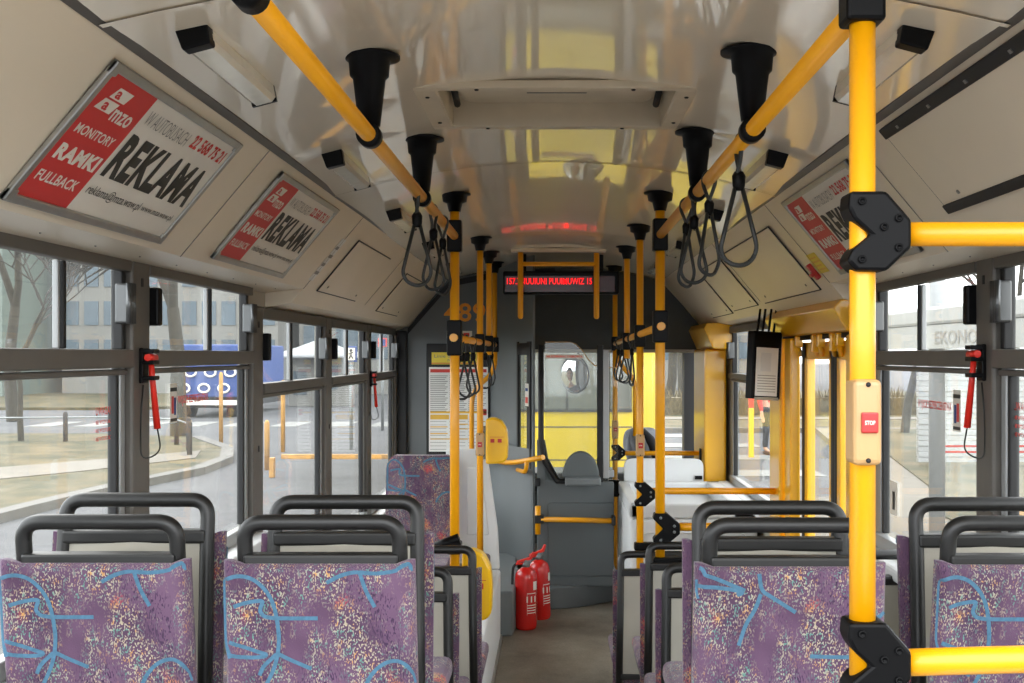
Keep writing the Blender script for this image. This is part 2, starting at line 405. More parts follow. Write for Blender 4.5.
W = 1.2
def wframe_box(b, s, ya, yb, za, zb, d0, d1, m):   # slab lying on the side wall; d = depth from W inwards
    x0, x1 = sorted((s*(W-d1), s*(W-d0))); b.box(x0, x1, ya, yb, za, zb, m, 0.004)
def side_window(n, s, ya, yb, sill, zd0, zd1, top, split, stick=None):
    """frame (mesh root) > glass, sliding sash rails, latch, stop"""
    b = MB(); e = 0.035
    wframe_box(b, s, ya, yb, top-0.035, top+0.012, 0.0, 0.03, 0)          # header
    wframe_box(b, s, ya, yb, zd0, zd1, -0.02, 0.035, 0)                   # divider
    wframe_box(b, s, ya, yb, zd0-0.02, zd0-0.004, -0.01, 0.018, 0)
    wframe_box(b, s, ya, yb, sill-0.03, sill+0.015, 0.0, 0.03, 1)
    for y in (ya, yb-e): wframe_box(b, s, y, y+e, sill, zd0, -0.02, 0.01, 1)
    for y in (ya+e, yb-e-0.018): wframe_box(b, s, y, y+0.018, sill+0.015, zd0-0.015, -0.02, 0.006, 2)
    for y in (ya, yb-e*0.8): wframe_box(b, s, y, y+e*0.8, zd1, top-0.03, -0.02, 0.012, 2)
    o = struct(b.build('window_%d' % n, ['frame', 'frame_l', 'seal']))
    g = MB(); x = s*(W+0.01)
    g.box(min(x, x+s*0.004), max(x, x+s*0.004), ya+0.02, yb-0.02, sill, zd0+0.01)
    g.box(min(x, x+s*0.004), max(x, x+s*0.004), ya+0.02, yb-0.02, zd1-0.01, top-0.02)
    if stick: stick(g, s*(W+0.006), s)
    g.build('window_glass', ['glass', 'redink', 'white', 'bluecloth', 'ink'], o)
    if split:
        r = MB(); wframe_box(r, s, split-0.009, split+0.009, zd1, top-0.035, -0.012, 0.008, 0)
        wframe_box(r, s, split-0.032, split-0.02, zd1, top-0.035, -0.012, 0.004, 1)
        r.build('sliding_sash', ['seal', 'frame_l'], o)
    k = MB()
    zc = (zd1+top)/2+0.0
    yb2 = yb-0.06
    k.box(*sorted((s*(W-0.045), s*(W-0.005))), yb2-0.008, yb2+0.012, zc-0.055, zc+0.055, 0, 0.006)
    for q_ in (-0.012, 0.004, 0.020): k.tube([(s*(W-0.047), yb2+q_, zc-0.055), (s*(W-0.047), yb2+q_, zc+0.055)], 0.0085, 8)
    k.build('latch_handle', ['latch'], o)
    k = MB(); k.box(*sorted((s*(W-0.055), s*(W-0.0))), ya-0.01, ya+0.03, zc-0.055, zc+0.055, 0, 0.006)
    k.build('latch_stop', ['black'], o)
    return o

def tmat_side(s, x, y, z):   # lettering plane on a side window, readable from inside the aisle
    # left wall seen from inside: reading runs +y;  right wall: reading runs -y
    return basis((x, y, z), (0, 1 if s < 0 else -1, 0), (0, 0, 1))
def stick_uwaga(yy, zz):
    def f(g, x, s):
        g.text('UWAGA!', tmat_side(s, x, yy, zz), 1, w=0.10, h=0.022, bold=0.02)
        for i in range(3): g.text('NIE WYCHYLAC', tmat_side(s, x, yy, zz-0.024-0.022*i), 1, w=0.10, h=0.011, bold=0.04)
    return f
def stick_exit(yy, zz):
    def f(g, x, s):
        d = 1 if s < 0 else -1
        y2 = yy+d*0.34
        g.text('WYJSCIE BEZPIECZENSTWA', tmat_side(s, x, yy, zz), 1, w=0.32, h=0.034, bold=0.03)
        ya_ = (yy-0.045 if d > 0 else yy-0.37)
        for k, (h0, h1, mm) in enumerate(((-0.05, 0.075, 2), (0.05, 0.062, 4), (-0.045, -0.035, 4))):
            q = s*(-0.0004)*(k+1)
            g.poly([(x+q, ya_-0.032, zz+h0), (x+q, ya_+0.032, zz+h0), (x+q, ya_+0.032, zz+h1), (x+q, ya_-0.032, zz+h1)], mm)
        g.box(*sorted((x-s*0.002, x-s*0.001)), ya_-0.02, ya_-0.002, zz-0.02, zz+0.035, 1)
        g.box(*sorted((x-s*0.002, x-s*0.001)), ya_+0.003, ya_+0.02, zz-0.025, zz+0.03, 3)
    return f
def stick_paper(yy, zz, hh=0.12):
    def f(g, x, s):
        g.poly([(x, yy, zz), (x, yy+0.09, zz), (x, yy+0.09, zz+hh), (x, yy, zz+hh)], 2)
        g.box(*sorted((x-s*0.002, x-s*0.001)), yy+0.03, yy+0.055, zz+0.02, zz+hh*0.7, 4)
    return f
R = dict(sill=0.955, zd0=1.585, zd1=1.635, top=1.885)
FR = dict(sill=0.63, zd0=1.465, zd1=1.505, top=1.80)
side_window(2, -1, 1.16, 2.00, split=1.5, **R)
side_window(3, -1, 2.07, 3.185, split=2.80, stick=stick_uwaga(3.02, 1.46), **R)
side_window(4, -1, 3.33, 4.46, split=3.99, stick=stick_exit(3.68, 1.455), **R)
side_window(5, -1, 4.62, 5.88, split=5.22, **FR)
side_window(6, -1, 6.04, 7.18, split=6.62, **FR)
side_window(7, -1, 7.34, 8.46, split=7.95, **FR)
side_window(9, 1, 1.16, 1.86, split=1.5, **R)
side_window(10, 1, 1.92, 3.07, split=2.9, stick=stick_uwaga(3.02, 1.475), **R)
side_window(11, 1, 3.205, 4.24, split=3.78, stick=lambda g, x, s: (stick_exit(3.82, 1.44)(g, x, s), stick_paper(4.05, 1.05)(g, x, s)), **R)
side_window(12, 1, 6.30, 7.72, split=None, sill=0.80, zd0=1.465, zd1=1.50, top=1.80)
def wall(s, spans, name, doors=()):
    """spans: (ya, yb, sill, top) of the glazed bays"""
    b = MB(); X0, X1 = sorted((s*W, s*(W+0.03)))
    edges = [Y0]
    for ya, yb, sill, top in spans:
        b.box(X0, X1, edges[-1], ya, 0.0, 2.3, 0)                       # pillar core behind
        if ya-edges[-1] < 0.4 and sill is not None:
            p0, p1 = sorted((s*(W-0.03), s*W)); b.box(p0, p1, edges[-1]+0.004, ya-0.004, sill-0.02, top+0.014, 1, 0.008)
            for zb in (sill+0.25, sill+0.62, top-0.06):
                q0, q1 = sorted((s*(W-0.033), s*(W-0.029))); b.box(q0, q1, (edges[-1]+ya)/2-0.006, (edges[-1]+ya)/2+0.006, zb-0.012, zb+0.012, 3)
        if sill is not None:
            b.box(X0, X1, ya, yb, 0.0, sill, 0)
            l0, l1 = sorted((s*(W-0.10), s*W)); b.box(l0, l1, ya-0.06, yb+0.06, sill-0.075, sill-0.03, 2, 0.012)
        b.box(X0, X1, ya, yb, top, 2.3, 0)
        edges.append(yb)
    b.box(X0, X1, edges[-1], Y1, 0.0, 2.3, 0)
    return struct(b.build(name, ['panelback', 'frame', 'lightgrey', 'seal']))
wall(-1, [(1.16, 2.00, .955, 1.885), (2.07, 3.185, .955, 1.885), (3.33, 4.46, .955, 1.885),
          (4.62, 5.88, .63, 1.80), (6.04, 7.18, .63, 1.80), (7.34, 8.46, .63, 1.80), (8.75, 9.75, .75, 1.75)], 'wall_left')
wall(1, [(1.16, 1.86, .955, 1.885), (1.92, 3.07, .955, 1.885), (3.205, 4.24, .955, 1.885),
         (4.42, 5.86, None, 1.80), (6.30, 7.72, .80, 1.80), (8.75, 9.75, None, 1.75)], 'wall_right')
# floor, rear podium
struct(MB().box(-1.25, 1.25, Y0, Y1, -0.06, 0.0).build('floor', ['floor']))
b = MB()
for s in (-1, 1):
    x0, x1 = sorted((s*0.30, s*1.2)); b.box(x0, x1, Y0, 3.15, 0.0, 0.35, 0, 0.01)
struct(b.build('trim_podium', ['lightgrey']))
# windscreen wall
b = MB()
b.box(-1.28, 1.28, 9.88, 10.0, 0, 0.60, 0, 0.01).box(-1.28, 1.28, 9.86, 10.0, 1.66, 2.40, 0)
b.box(-1.28, -1.18, 9.88, 10.0, 0.6, 1.66).box(1.17, 1.28, 9.80, 10.0, 0.6, 1.66)
b.box(0.43, 0.47, 9.88, 9.98, 0.6, 1.66)
b.box(-1.2, 1.2, 9.35, 9.88, 0.50, 0.66, 0, 0.03)
b.box(1.09, 1.19, 9.70, 9.86, 0.0, 1.80, 1)
struct(b.build('wall_front', ['darkwall', 'seal']))
struct(MB().box(-1.18, 1.17, 9.93, 9.936, 0.6, 1.66).build('window_windscreen', ['glass_c']))

# bulkhead behind the driver: flat left part then a slanted part towards the cab door
def topz(x, y): return min(cz(x, y)-0.003, 2.195-(abs(x)-0.79)*1.19-0.006 if abs(x) > 0.79 else 9)
b = MB(); PY = 8.6
pts = [(-1.195, PY, 0), (-0.485, PY, 0)]+[(x, PY, topz(x, PY)) for x in (-0.485, -0.6, -0.7, -0.78, -0.9, -1.0, -1.085)]+[(-1.195, PY, 1.80)]
b.prism(pts, (0, 0.04, 0), 0)
b.box(-1.19, -1.10, PY-0.06, PY, 0.0, 1.80, 2, 0.01)        # black upright in the corner
for i, (xa, xb) in enumerate(((-1.10, -0.79), (-0.79, -0.45), (-0.45, 0.0))):   # dark edging under the ceiling
    za, zb = topz(xa, PY), topz(xb, PY)
    b.prism([(xa, PY-0.012, za-0.045), (xb, PY-0.012, zb-0.045), (xb, PY-0.012, zb), (xa, PY-0.012, za)], (0, 0.012, 0), 2)
bulk = struct(b.build('wall_bulkhead', ['greywall', 'darkwall', 'seal']))
# notice board with papers, on the bulkhead
nb = thing('notice_board', 'dark framed notice board of timetables under the orange 4895 on the grey partition', 'notice board', (-0.71, PY, 0.85))
x0, x1 = -0.96, -0.49
MB().box(x0, x1, PY-0.02, PY-0.001, 0.86, 1.705, 0, 0.006).build('board_frame', ['seal'], nb)
p = MB(); yp = PY-0.023
p.box(-0.92, -0.55, yp-0.002, yp, 1.55, 1.64, 0)
p.box(-0.92, -0.55, yp-0.003, yp-0.0022, 1.556, 1.562, 1)
TX = lambda x, y, z: basis((x, y, z), (1, 0, 0), (0, 0, 1))
p.text('Linie dzienne', TX(-0.90, yp-0.003, 1.60), 2, w=0.24, h=0.024); p.text('Metro', TX(-0.80, yp-0.003, 1.57), 2, w=0.1, h=0.02)
p.build('yellow_notice', ['ylabel', 'redink', 'greyink'], nb)
p = MB(); p.box(-0.94, -0.50, yp-0.002, yp, 0.90, 1.53, 0)
def rct(x0, x1, z0, z1, m): p.box(x0, x1, yp-0.003, yp-0.0022, z0, z1, m)
rct(-0.93, -0.51, 1.49, 1.515, 1)
for j in range(20):
    for k in range(3): rct(-0.93+k*0.142, -0.80+k*0.142-0.01*(j % 3), 1.462-j*0.0138, 1.467-j*0.0138, 2)
rct(-0.93, -0.51, 1.185, 1.20, 3); rct(-0.93, -0.79, 1.14, 1.175, 3); rct(-0.73, -0.65, 1.14, 1.175, 3)
rct(-0.54, -0.51, 1.17, 1.215, 1)
for (xa, xb, z) in ((-0.93, -0.80, 1.08), (-0.93, -0.80, 1.03), (-0.73, -0.65, 1.10), (-0.73, -0.65, 1.065), (-0.93, -0.65, 0.99), (-0.58, -0.52, 1.12)): rct(xa, xb, z, z+0.008, 3)
for j in range(9):
    for k in range(3): rct(-0.93+k*0.142, -0.81+k*0.142, 0.915+j*0.026, 0.918+j*0.026, 2)
p.build('timetable_sheet', ['paper', 'redink', 'greyink', 'ochre'], nb)
p = MB(); p.box(-0.81, -0.73, PY-0.004, PY-0.001, 1.745, 1.80, 0).box(-0.70, -0.62, PY-0.004, PY-0.001, 1.745, 1.80, 0)
p.strip([(-0.80, PY-0.005, 1.79), (-0.74, PY-0.005, 1.75)], 0.008, (0, -1, 0), 1); p.box(-0.685, -0.64, PY-0.005, PY-0.0045, 1.76, 1.785, 1)
tag(p.build('pictogram_sticker', ['white', 'redink']), 'white stickers with red marks just under the orange vehicle number', 'sticker')
p = MB(); p.text('4895', TX(-0.83, PY-0.004, 1.868), 0, w=0.41, h=0.14, bold=0.015)
tag(p.build('vehicle_number', ['orangeink']), 'orange number 4895 on the grey partition wall', 'number')

# slanted cab side wall with a narrow window
A = Vector((-0.485, PY, 0)); B = Vector((-0.145, 7.55, 0)); D = (B-A); Nn = Vector((-(B-A).y, (B-A).x, 0)).normalized()
if Nn.y < 0: Nn = -Nn
def sl(t, z, o=0.0): q = A+D*t-Nn*(-o); return (q.x, q.y, z)
b = MB(); th = Nn*0.015
for (t0, t1, z0, z1) in ((0, 0.70, 0, 2.31), (0.70, 0.95, 0, 0.90), (0.70, 0.95, 1.69, 2.31), (0.95, 1.0, 0, 2.31)):
    zt = min(z1, 2.31); b.prism([sl(t0, z0), sl(t1, z0), sl(t1, min(zt, topz(sl(t1, 0)[0], 8))), sl(t0, min(zt, topz(sl(t0, 0)[0], 8)))], th, 0 if z1 < 1 or t0 < 0.7 else 0)
# moulded bulge low on the wall
def bulge(u, v):
    t = 0.02+0.96*u; z = 0.28+0.72*v
    w = math.sin(PI*min(1, u*1.02))**0.6*(0.10*math.sin(PI*(0.25+0.6*v))+0.0) if 0 < u < 1 else 0
    q = A+D*t-Nn*(w+0.002); return (q.x, q.y, z-0.12*u*(1-v))
b.sheet(bulge, frange(0, 1, 14), frange(0, 1, 10), 0)
wl = struct(b.build('wall_cab', ['greywall', 'darkwall']))
b = MB()
for (t0, t1, z0, z1) in ((0.68, 0.705, 0.87, 1.71), (0.90, 0.97, 0.87, 1.71), (0.70, 0.95, 0.86, 0.90), (0.70, 0.95, 1.62, 1.70)):
    b.prism([sl(t0, z0, -0.01), sl(t1, z0, -0.01), sl(t1, z1, -0.01), sl(t0, z1, -0.01)], Nn*0.014, 0)
o = struct(b.build('window_cab', ['seal']))
b = MB(); b.prism([sl(0.70, 0.9, 0.012), sl(0.95, 0.9, 0.012), sl(0.95, 1.69, 0.012), sl(0.70, 1.69, 0.012)], Nn*0.004, 0); b.build('window_glass', ['plexi'], o)
b = MB(); b.prism([sl(0.88, 1.28, -0.014), sl(0.95, 1.28, -0.014), sl(0.95, 1.43, -0.014), sl(0.88, 1.43, -0.014)], Nn*0.002, 0)
b.prism([sl(0.89, 1.38, -0.016), sl(0.94, 1.38, -0.016), sl(0.94, 1.40, -0.016), sl(0.89, 1.40, -0.016)], Nn*0.001, 1)
b.prism([sl(0.89, 1.30, -0.016), sl(0.94, 1.30, -0.016), sl(0.94, 1.34, -0.016), sl(0.89, 1.34, -0.016)], Nn*0.001, 2)
tag(b.build('instruction_sticker', ['white', 'bluecloth', 'redink']), 'small white sticker on the black frame of the narrow cab window', 'sticker')
# dark header above cab door and front entrance
b = MB(); xx = [0.0, 0.3, 0.5, 0.79, 0.95, 1.08]
b.prism([(-0.33, PY, 1.655), (1.10, PY, 1.655)]+[(x, PY, topz(x, PY)) for x in (1.08, 0.95, 0.79, 0.5, 0.3, 0.0, -0.33)], (0, 0.04, 0), 0)
b.box(-0.33, 1.10, PY-0.01, PY+0.04, 1.638, 1.662, 1, 0.004)
struct(b.build('wall_header', ['darkwall', 'panelback']))
# low step under the cab door and grey step block
b = MB(); b.prism([(-0.16, 7.5, 0), (-0.12, 7.28, 0), (0.16, 7.38, 0), (0.42, 7.60, 0), (0.42, 8.5, 0), (-0.3, 8.5, 0)], (0, 0, 0.135), 0, 0.006)
struct(b.build('trim_step', ['greywall']))
b = MB(); b.prism([(-0.42, 6.60, 0), (-0.245, 6.62, 0), (-0.215, 7.0, 0), (-0.27, 7.9, 0), (-0.42, 7.9, 0)], (0, 0, 0.26), 0, 0.012)
struct(b.build('trim_7', ['greywall']))

# ------------------------------------------------------------------ cab door
DY = 7.42
cd = thing('cab_door', 'grey half-height door of the driver cab with a yellow bar across', 'door', (0.13, DY, 0.14))
def ax(px): return (px-CX)*DY/F
def az(py): return ZC-(py-CY)*DY/F
b = MB(); b.box(ax(537), ax(614), DY, DY+0.035, az(587), az(482), 0, 0.008)
b.prism([(ax(537), DY, az(483)), (ax(562), DY, az(483)), (ax(548), DY, az(458)), (ax(545), DY, az(440)), (ax(537), DY, az(440))], (0, 0.035, 0), 0)
rc = fillet([(ax(549), 0, az(503)), (ax(613), 0, az(503))], 0.01)
path = [(ax(613), DY-0.001, az(503)), (ax(548), DY-0.001, az(503)), (ax(548), DY-0.001, az(576)), (ax(613), DY-0.001, az(576))]
b.tube(fillet(path, 0.02), 0.003, 6, 0)
b.build('door_panel', ['door'], cd)
b = MB(); b.tube([(ax(541), DY-0.005, az(345)), (ax(541), DY-0.005, az(440)), (ax(545), DY-0.005, az(462)), (ax(557), DY-0.005, az(481)), (ax(600), DY-0.005, az(482))], 0.018, 8)
b.box(ax(597), ax(603), DY-0.02, DY+0.02, az(482), az(345), 0, 0.004); b.build('window_frame', ['seal'], cd)
b = MB(); b.box(ax(603), ax(609), DY-0.02, DY+0.02, az(478), az(350), 0, 0.004)
b.box(ax(603), ax(614), DY-0.015, DY+0.015, az(477), az(470), 0, 0.004); b.build('sliding_pane_frame', ['frame_l'], cd)
gl = [at(545, 342, DY), at(580, 341, DY), at(600, 365, DY), at(618, 367, DY)]
b = MB()
edge = [at(545, 342, DY), at(570, 342, DY), at(576, 344, DY), at(582, 350, DY), at(588, 359, DY), at(594, 365, DY), at(601, 367.5, DY), at(618, 367.5, DY), at(618, 372, DY), at(545, 372, DY)]
b.prism(edge[:8]+[at(618, 480, DY), at(545, 480, DY)], (0, 0.004, 0), 0); b.tube(edge[:8], 0.003, 6, 1)
b.build('plexiglass_screen', ['plexi', 'wood'], cd)
b = MB(); p0 = at(545, 358.5, DY-0.01); p1 = at(584, 354.5, DY-0.01); b.box(p0.x, p1.x, DY-0.008, DY-0.004, p0.z, p1.z, 0)
b.text('NIE ROZMAWIAC Z KIEROWCA', TX(p0.x+0.01, DY-0.009, p0.z+0.006), 1, w=p1.x-p0.x-0.02, h=0.015, bold=0.05); b.build('warning_strip', ['white', 'redink'], cd)
b = MB(); b.tube([(ax(541), DY-0.06, az(518)), (ax(613), DY-0.06, az(519.5))], 0.017, 10); b.tube([(ax(538), DY-0.05, az(505)), (ax(538), DY-0.05, az(533))], 0.018, 10)
b.build_each('yellow_bar', ['yellow'], cd)
b = MB(); b.box(ax(535), ax(544), DY-0.075, DY, az(522), az(514), 0, 0.005).box(ax(611), ax(615), DY-0.08, DY-0.0, az(524), az(515), 0, 0.005)
b.box(ax(535), ax(540), DY-0.02, DY+0.02, az(486), az(478), 0, 0.004); b.build_each('hinge_clamp', ['seal'], cd)
# money tray dome on the door top
ct = thing('cash_tray', 'grey domed cash tray on top of the cab door', 'cash tray', (0.17, DY-0.06, az(483)))
b = MB(); pts = [(0.165+0.118*math.cos(a), DY-0.10, az(476)+0.165*math.sin(a)) for a in frange(0, PI, 14)]
b.prism(pts, (0, 0.09, 0), 0, 0.01); b.build('dome_shield', ['door'], ct)
b = MB(); b.box(ax(565), ax(600), DY-0.18, DY+0.0, az(483), az(475), 0, 0.012); b.build('tray', ['greywall'], ct)

# ------------------------------------------------------------------ poles and rails
def cap_flange(name, x, y, parent, h=0.075, r1=0.052, r2=0.024, fl=0.066):
    b = MB(); z = cz(x, y)
    b.lathe([(0.0, 0.0), (fl, 0.0), (fl, -0.006), (r1, -0.009), (r1*0.93, -h*0.45), (r1*0.62, -h*0.55), (r2, -h), (0, -h)], (x, y, z), seg=24)
    return b.build(name, ['black'], parent)
def clampT(b, x, y, z, r=0.03, h=0.10):     # black T clamp sleeve
    b.box(x-r, x+r, y-r, y+r, z-h/2, z+h/2, 0, 0.006)
def hexclamp(b, x, y, z, s=1, k=1.0, m=0, r=0.018):
    """clamshell clamp that holds a horizontal rail leaving a pole towards s*x"""
    P = [(-0.026, 0.062), (0.028, 0.062), (0.078, 0.020), (0.078, -0.020), (0.028, -0.062), (-0.026, -0.062), (-0.030, -0.040), (0.010, 0.0), (-0.030, 0.040)]
    b.prism([(x+s*p[0]*k, y-0.026*k, z+p[1]*k) for p in P], (0, 0.052*k, 0), m, 0.004*k)
    for q in ((0.0, 0.045), (0.0, -0.045), (0.055, 0.012), (0.055, -0.012)):
        b.lathe([(0, 0), (0.006*k, 0), (0.006*k, 0.003), (0, 0.003)], (x+s*q[0]*k, y-0.0265*k, z+q[1]*k), Matrix.Rotation(PI/2, 4, 'X'), 10, 1)
def button_box(name, x, y, z0, z1, parent, w=0.040):
    b = MB(); b.box(x-w/2, x+w/2, y-0.034, y+0.018, z0, z1, 0, 0.008, 3)
    o = b.build(name, ['beige'], parent)
    zc = (z0+z1)/2; h = min(0.014, (z1-z0)*0.13)
    b = MB(); b.box(x-0.010, x+0.013, y-0.039, y-0.033, zc-h, zc+h, 0, 0.002)
    b.text('STOP', TX(x-0.006, y-0.0395, zc-0.003), 1, w=0.014, h=0.006, bold=0.03); b.build('stop_button', ['button', 'white'], o)
    b = MB()
    for zz in (z0+(z1-z0)*0.06, z1-(z1-z0)*0.06):
        b.lathe([(0, 0), (0.0035, 0), (0.003, 0.003), (0, 0.003)], (x, y-0.034, zz), Matrix.Rotation(PI/2, 4, 'X'), 10)
    b.build_each('screw', ['seal'], o)
    return o

def rail_bracket(name, x, y, zr, parent):
    b = MB(); z = cz(x, y)
    b.lathe([(0, 0), (0.068, 0), (0.068, -0.006), (0.046, -0.010), (0.043, -0.045), (0.036, -0.052), (0.024, -(z-zr)+0.02), (0, -(z-zr)+0.02)], (x, y, z), seg=24)
    b.lathe([(0.018, -0.022), (0.027, -0.02), (0.027, 0.02), (0.018, 0.022)], (x, y, zr), Matrix.Rotation(PI/2, 4, 'X'), 20)
    return b.build(name, ['black'], parent)

# left overhead rail
zr = ZC+0.485
XL, XR = -0.41, 0.425
lr = thing('overhead_rail', 'yellow ceiling handrail running along the left side of the aisle', 'handrail', (XL, 3.1, zr))
MB().tube([(XL, 1.0, zr), (XL, 4.72, zr)], 0.0175, 16).build('rail', ['yellow'], lr)
for y in (2.54, 3.55): rail_bracket('ceiling_bracket', XL, y, zr, lr)
b = MB(); b.lathe([(0.0, -0.03), (0.024, -0.03), (0.024, 0.03), (0, 0.03)], (XL, 1.53, zr), Matrix.Rotation(PI/2, 4, 'X'), 20); b.build('rail_joint', ['black'], lr)
rr = thing('overhead_rail', 'yellow ceiling handrail running along the right side of the aisle', 'handrail', (XR, 3.1, zr))
MB().tube([(XR, 1.59, zr), (XR, 4.65, zr)], 0.0175, 16).build('rail', ['yellow'], rr)
for y in (2.48, 3.43): rail_bracket('ceiling_bracket', XR, y, zr, rr)

def pole(label, x, y, z0, r=0.0175, capz=True, group='upright poles', extra=None, ztop=None):
    t = thing('grab_pole', label, 'pole', (x, y, z0), group=None)
    MB().tube([(x, y, z0), (x, y, ztop or cz(x, y)-0.05)], r, 16).build('pole_tube', ['yellow'], t)
    if capz: cap_flange('ceiling_cap', x, y, t)
    if extra: extra(t)
    return t
LZ = 1.69
def ex_pl1(t):
    b = MB(); clampT(b, XL, 4.70, zr, 0.030, 0.13); b.build('rail_clamp', ['black'], t)
    b = MB(); clampT(b, XL, 4.70, LZ, 0.030, 0.145); b.build('rail_clamp', ['black'], t)
    b = MB(); b.tube([(XL-0.10, 4.68, 0.83), (XL+0.02, 4.68, 0.875)], 0.02, 8); b.box(XL-0.03, XL+0.03, 4.66, 4.73, 0.81, 0.86, 0, 0.008); b.build('seat_clamp', ['black'], t)
pole('tall yellow pole on the left of the aisle, nearest on that side', XL, 4.70, 0.42, 0.0195, extra=ex_pl1)
def ex_pl2(t):
    b = MB(); clampT(b, XL, 6.29, LZ-0.005, 0.026, 0.10); b.build('rail_clamp', ['black'], t)
    button_box('button_box', XL, 6.29, ZC-0.55, ZC-0.425, t, 0.045)
pole('left yellow pole carrying the beige stop button beside the yellow ticket machine', XL, 6.29, 0.4, extra=ex_pl2)
def ex_c(y, h=0.1, z=LZ):
    def f(t):
        b = MB(); clampT(b, XL if t.location.x < 0 else t.location.x, y, z, 0.026, h); b.build('rail_clamp', ['black'], t)
    return f
pole('third yellow pole on the left of the aisle, close behind the stop button pole', XL, 7.14, 1.62, extra=ex_c(7.14))
pole('farthest yellow pole on the left, in front of the orange 4895', XL-0.003, 7.86, 1.55, extra=ex_c(7.86))
# lower left rail with the bend into the short upright
lo = thing('lower_rail', 'short yellow rail at head height between the left poles, hung with straps', 'handrail', (XL, 6.3, LZ))
MB().tube([(XL, 4.64, LZ), (XL, 7.92, LZ)], 0.0165, 14).build('rail', ['yellow'], lo)
b = MB(); b.tube(fillet([(XL, 7.86, LZ), (XL, 7.86, 1.50), (XL-0.155, 7.80, 1.38), (XL-0.155, 7.80, 0.4)], 0.10), 0.0165, 12); b.build('bent_upright', ['yellow'], lo)
# right poles
def ex_pr1(t):
    b = MB(); clampT(b, XR, 4.65, zr, 0.030, 0.13); b.build('rail_clamp', ['black'], t)
    b = MB(); clampT(b, XR, 4.65, 1.735, 0.030, 0.13); b.build('rail_clamp', ['black'], t)
    b = MB(); hexclamp(b, XR, 4.65, 0.92, 1, 1.0); b.build('hexagonal_clamp', ['black', 'steel'], t)
    b = MB(); b.box(XR-0.03, XR+0.10, 4.62, 4.68, 0.775, 0.805, 0, 0.008); b.build('seat_clamp', ['black'], t)
pole('tall yellow pole right of the aisle with an angular black clamp near the seat', XR, 4.65, 0.80, 0.0195, extra=ex_pr1)
def ex_pr2(t):
    b = MB(); clampT(b, XR, 5.75, 1.715, 0.027, 0.11); b.build('rail_clamp', ['black'], t)
    button_box('button_box', XR, 5.75, ZC-0.505, ZC-0.395, t, 0.042)
    b = MB(); hexclamp(b, XR, 5.75, 0.925, 1, 0.95); b.build('hexagonal_clamp', ['black', 'steel'], t)
    b = MB(); b.box(XR-0.03, XR+0.10, 5.72, 5.77, 0.645, 0.685, 0, 0.008); b.build('side_clamp', ['black'], t)
pole('slim yellow pole right of the aisle with a beige stop button at chest height', XR, 5.75, 0.30, 0.0175, extra=ex_pr2)
pole('short visible yellow pole under a ceiling cap, third on the right of the aisle', XR, 6.79, 1.6, extra=ex_c(6.79, z=1.70))
def ex_pr4(t):
    b = MB(); clampT(b, XR, 8.14, 1.70, 0.026, 0.10); b.build('rail_clamp', ['black'], t)
    button_box('button_box', XR, 8.14, 1.03, 1.16, t, 0.045)
    b = MB(); hexclamp(b, XR, 8.14, 0.93, 1, 0.9); b.build('hexagonal_clamp', ['black', 'steel'], t)
    b = MB(); b.box(XR-0.05, XR+0.03, 8.1, 8.17, 0.62, 0.74, 0, 0.008).box(XR-0.03, XR+0.11, 8.1, 8.14, 0.71, 0.73, 0, 0.004); b.build('door_latch', ['black'], t)
pole('farthest yellow pole on the right, beside the cab door', XR, 8.14, 0.0, extra=ex_pr4)
lo = thing('lower_rail', 'short yellow rail at head height between the right poles, hung with straps', 'handrail', (XR, 6.3, 1.72))
MB().tube([(XR, 4.59, 1.735), (XR, 8.2, 1.70)], 0.0165, 14).build('rail', ['yellow'], lo)
b = MB(); b.tube(fillet([(XR, 8.14, 1.69), (XR+0.03, 8.1, 1.55), (XR+0.14, 8.1, 1.45), (XR+0.14, 8.1, 1.05)], 0.08), 0.0165, 12); b.build('bent_upright', ['yellow'], lo)
# horizontal guard rails on the right
def hrail(label, y, x0, x1, z, cat='handrail'):
    t = thing('guard_rail', label, cat, ((x0+x1)/2, y, z))
    MB().tube([(x0, y, z), (x1, y, z)], 0.0165, 14).build('rail', ['yellow'], t)
    b = MB(); b.lathe([(0, 0), (0.03, 0), (0.03, 0.008), (0, 0.008)], (x1-0.004, y, z), Matrix.Rotation(PI/2, 4, 'Y'), 16); b.build('mounting_flange', ['yellow'], t)
    return t
hrail('horizontal yellow rail between the nearest right pole and the doorway', 4.65, XR+0.03, 1.17, 0.925)
hrail('horizontal yellow rail above the light grey luggage box', 5.75, XR+0.03, 1.12, 0.94)
hrail('horizontal yellow rail in front of the windscreen, ending on the yellow column', 8.14, XR+0.03, 1.14, 0.925)
# curved rail across the partition
t = thing('partition_rail', 'curved yellow rail across the grey partition under the notice board', 'handrail', (-0.6, 8.4, 0.87))
MB().tube(fillet([(-1.15, 8.42, 0.87), (-0.56, 8.42, 0.87), (-0.30, 7.62, 0.90), (-0.075, 7.25, 0.975)], 0.25), 0.0165, 12).build('rail', ['yellow'], t)
MB().tube(fillet([(-0.18, 7.42, 0.94), (-0.19, 7.45, 0.86), (-0.25, 7.66, 0.855)], 0.04), 0.014, 10).build('support_hook', ['yellow'], t)

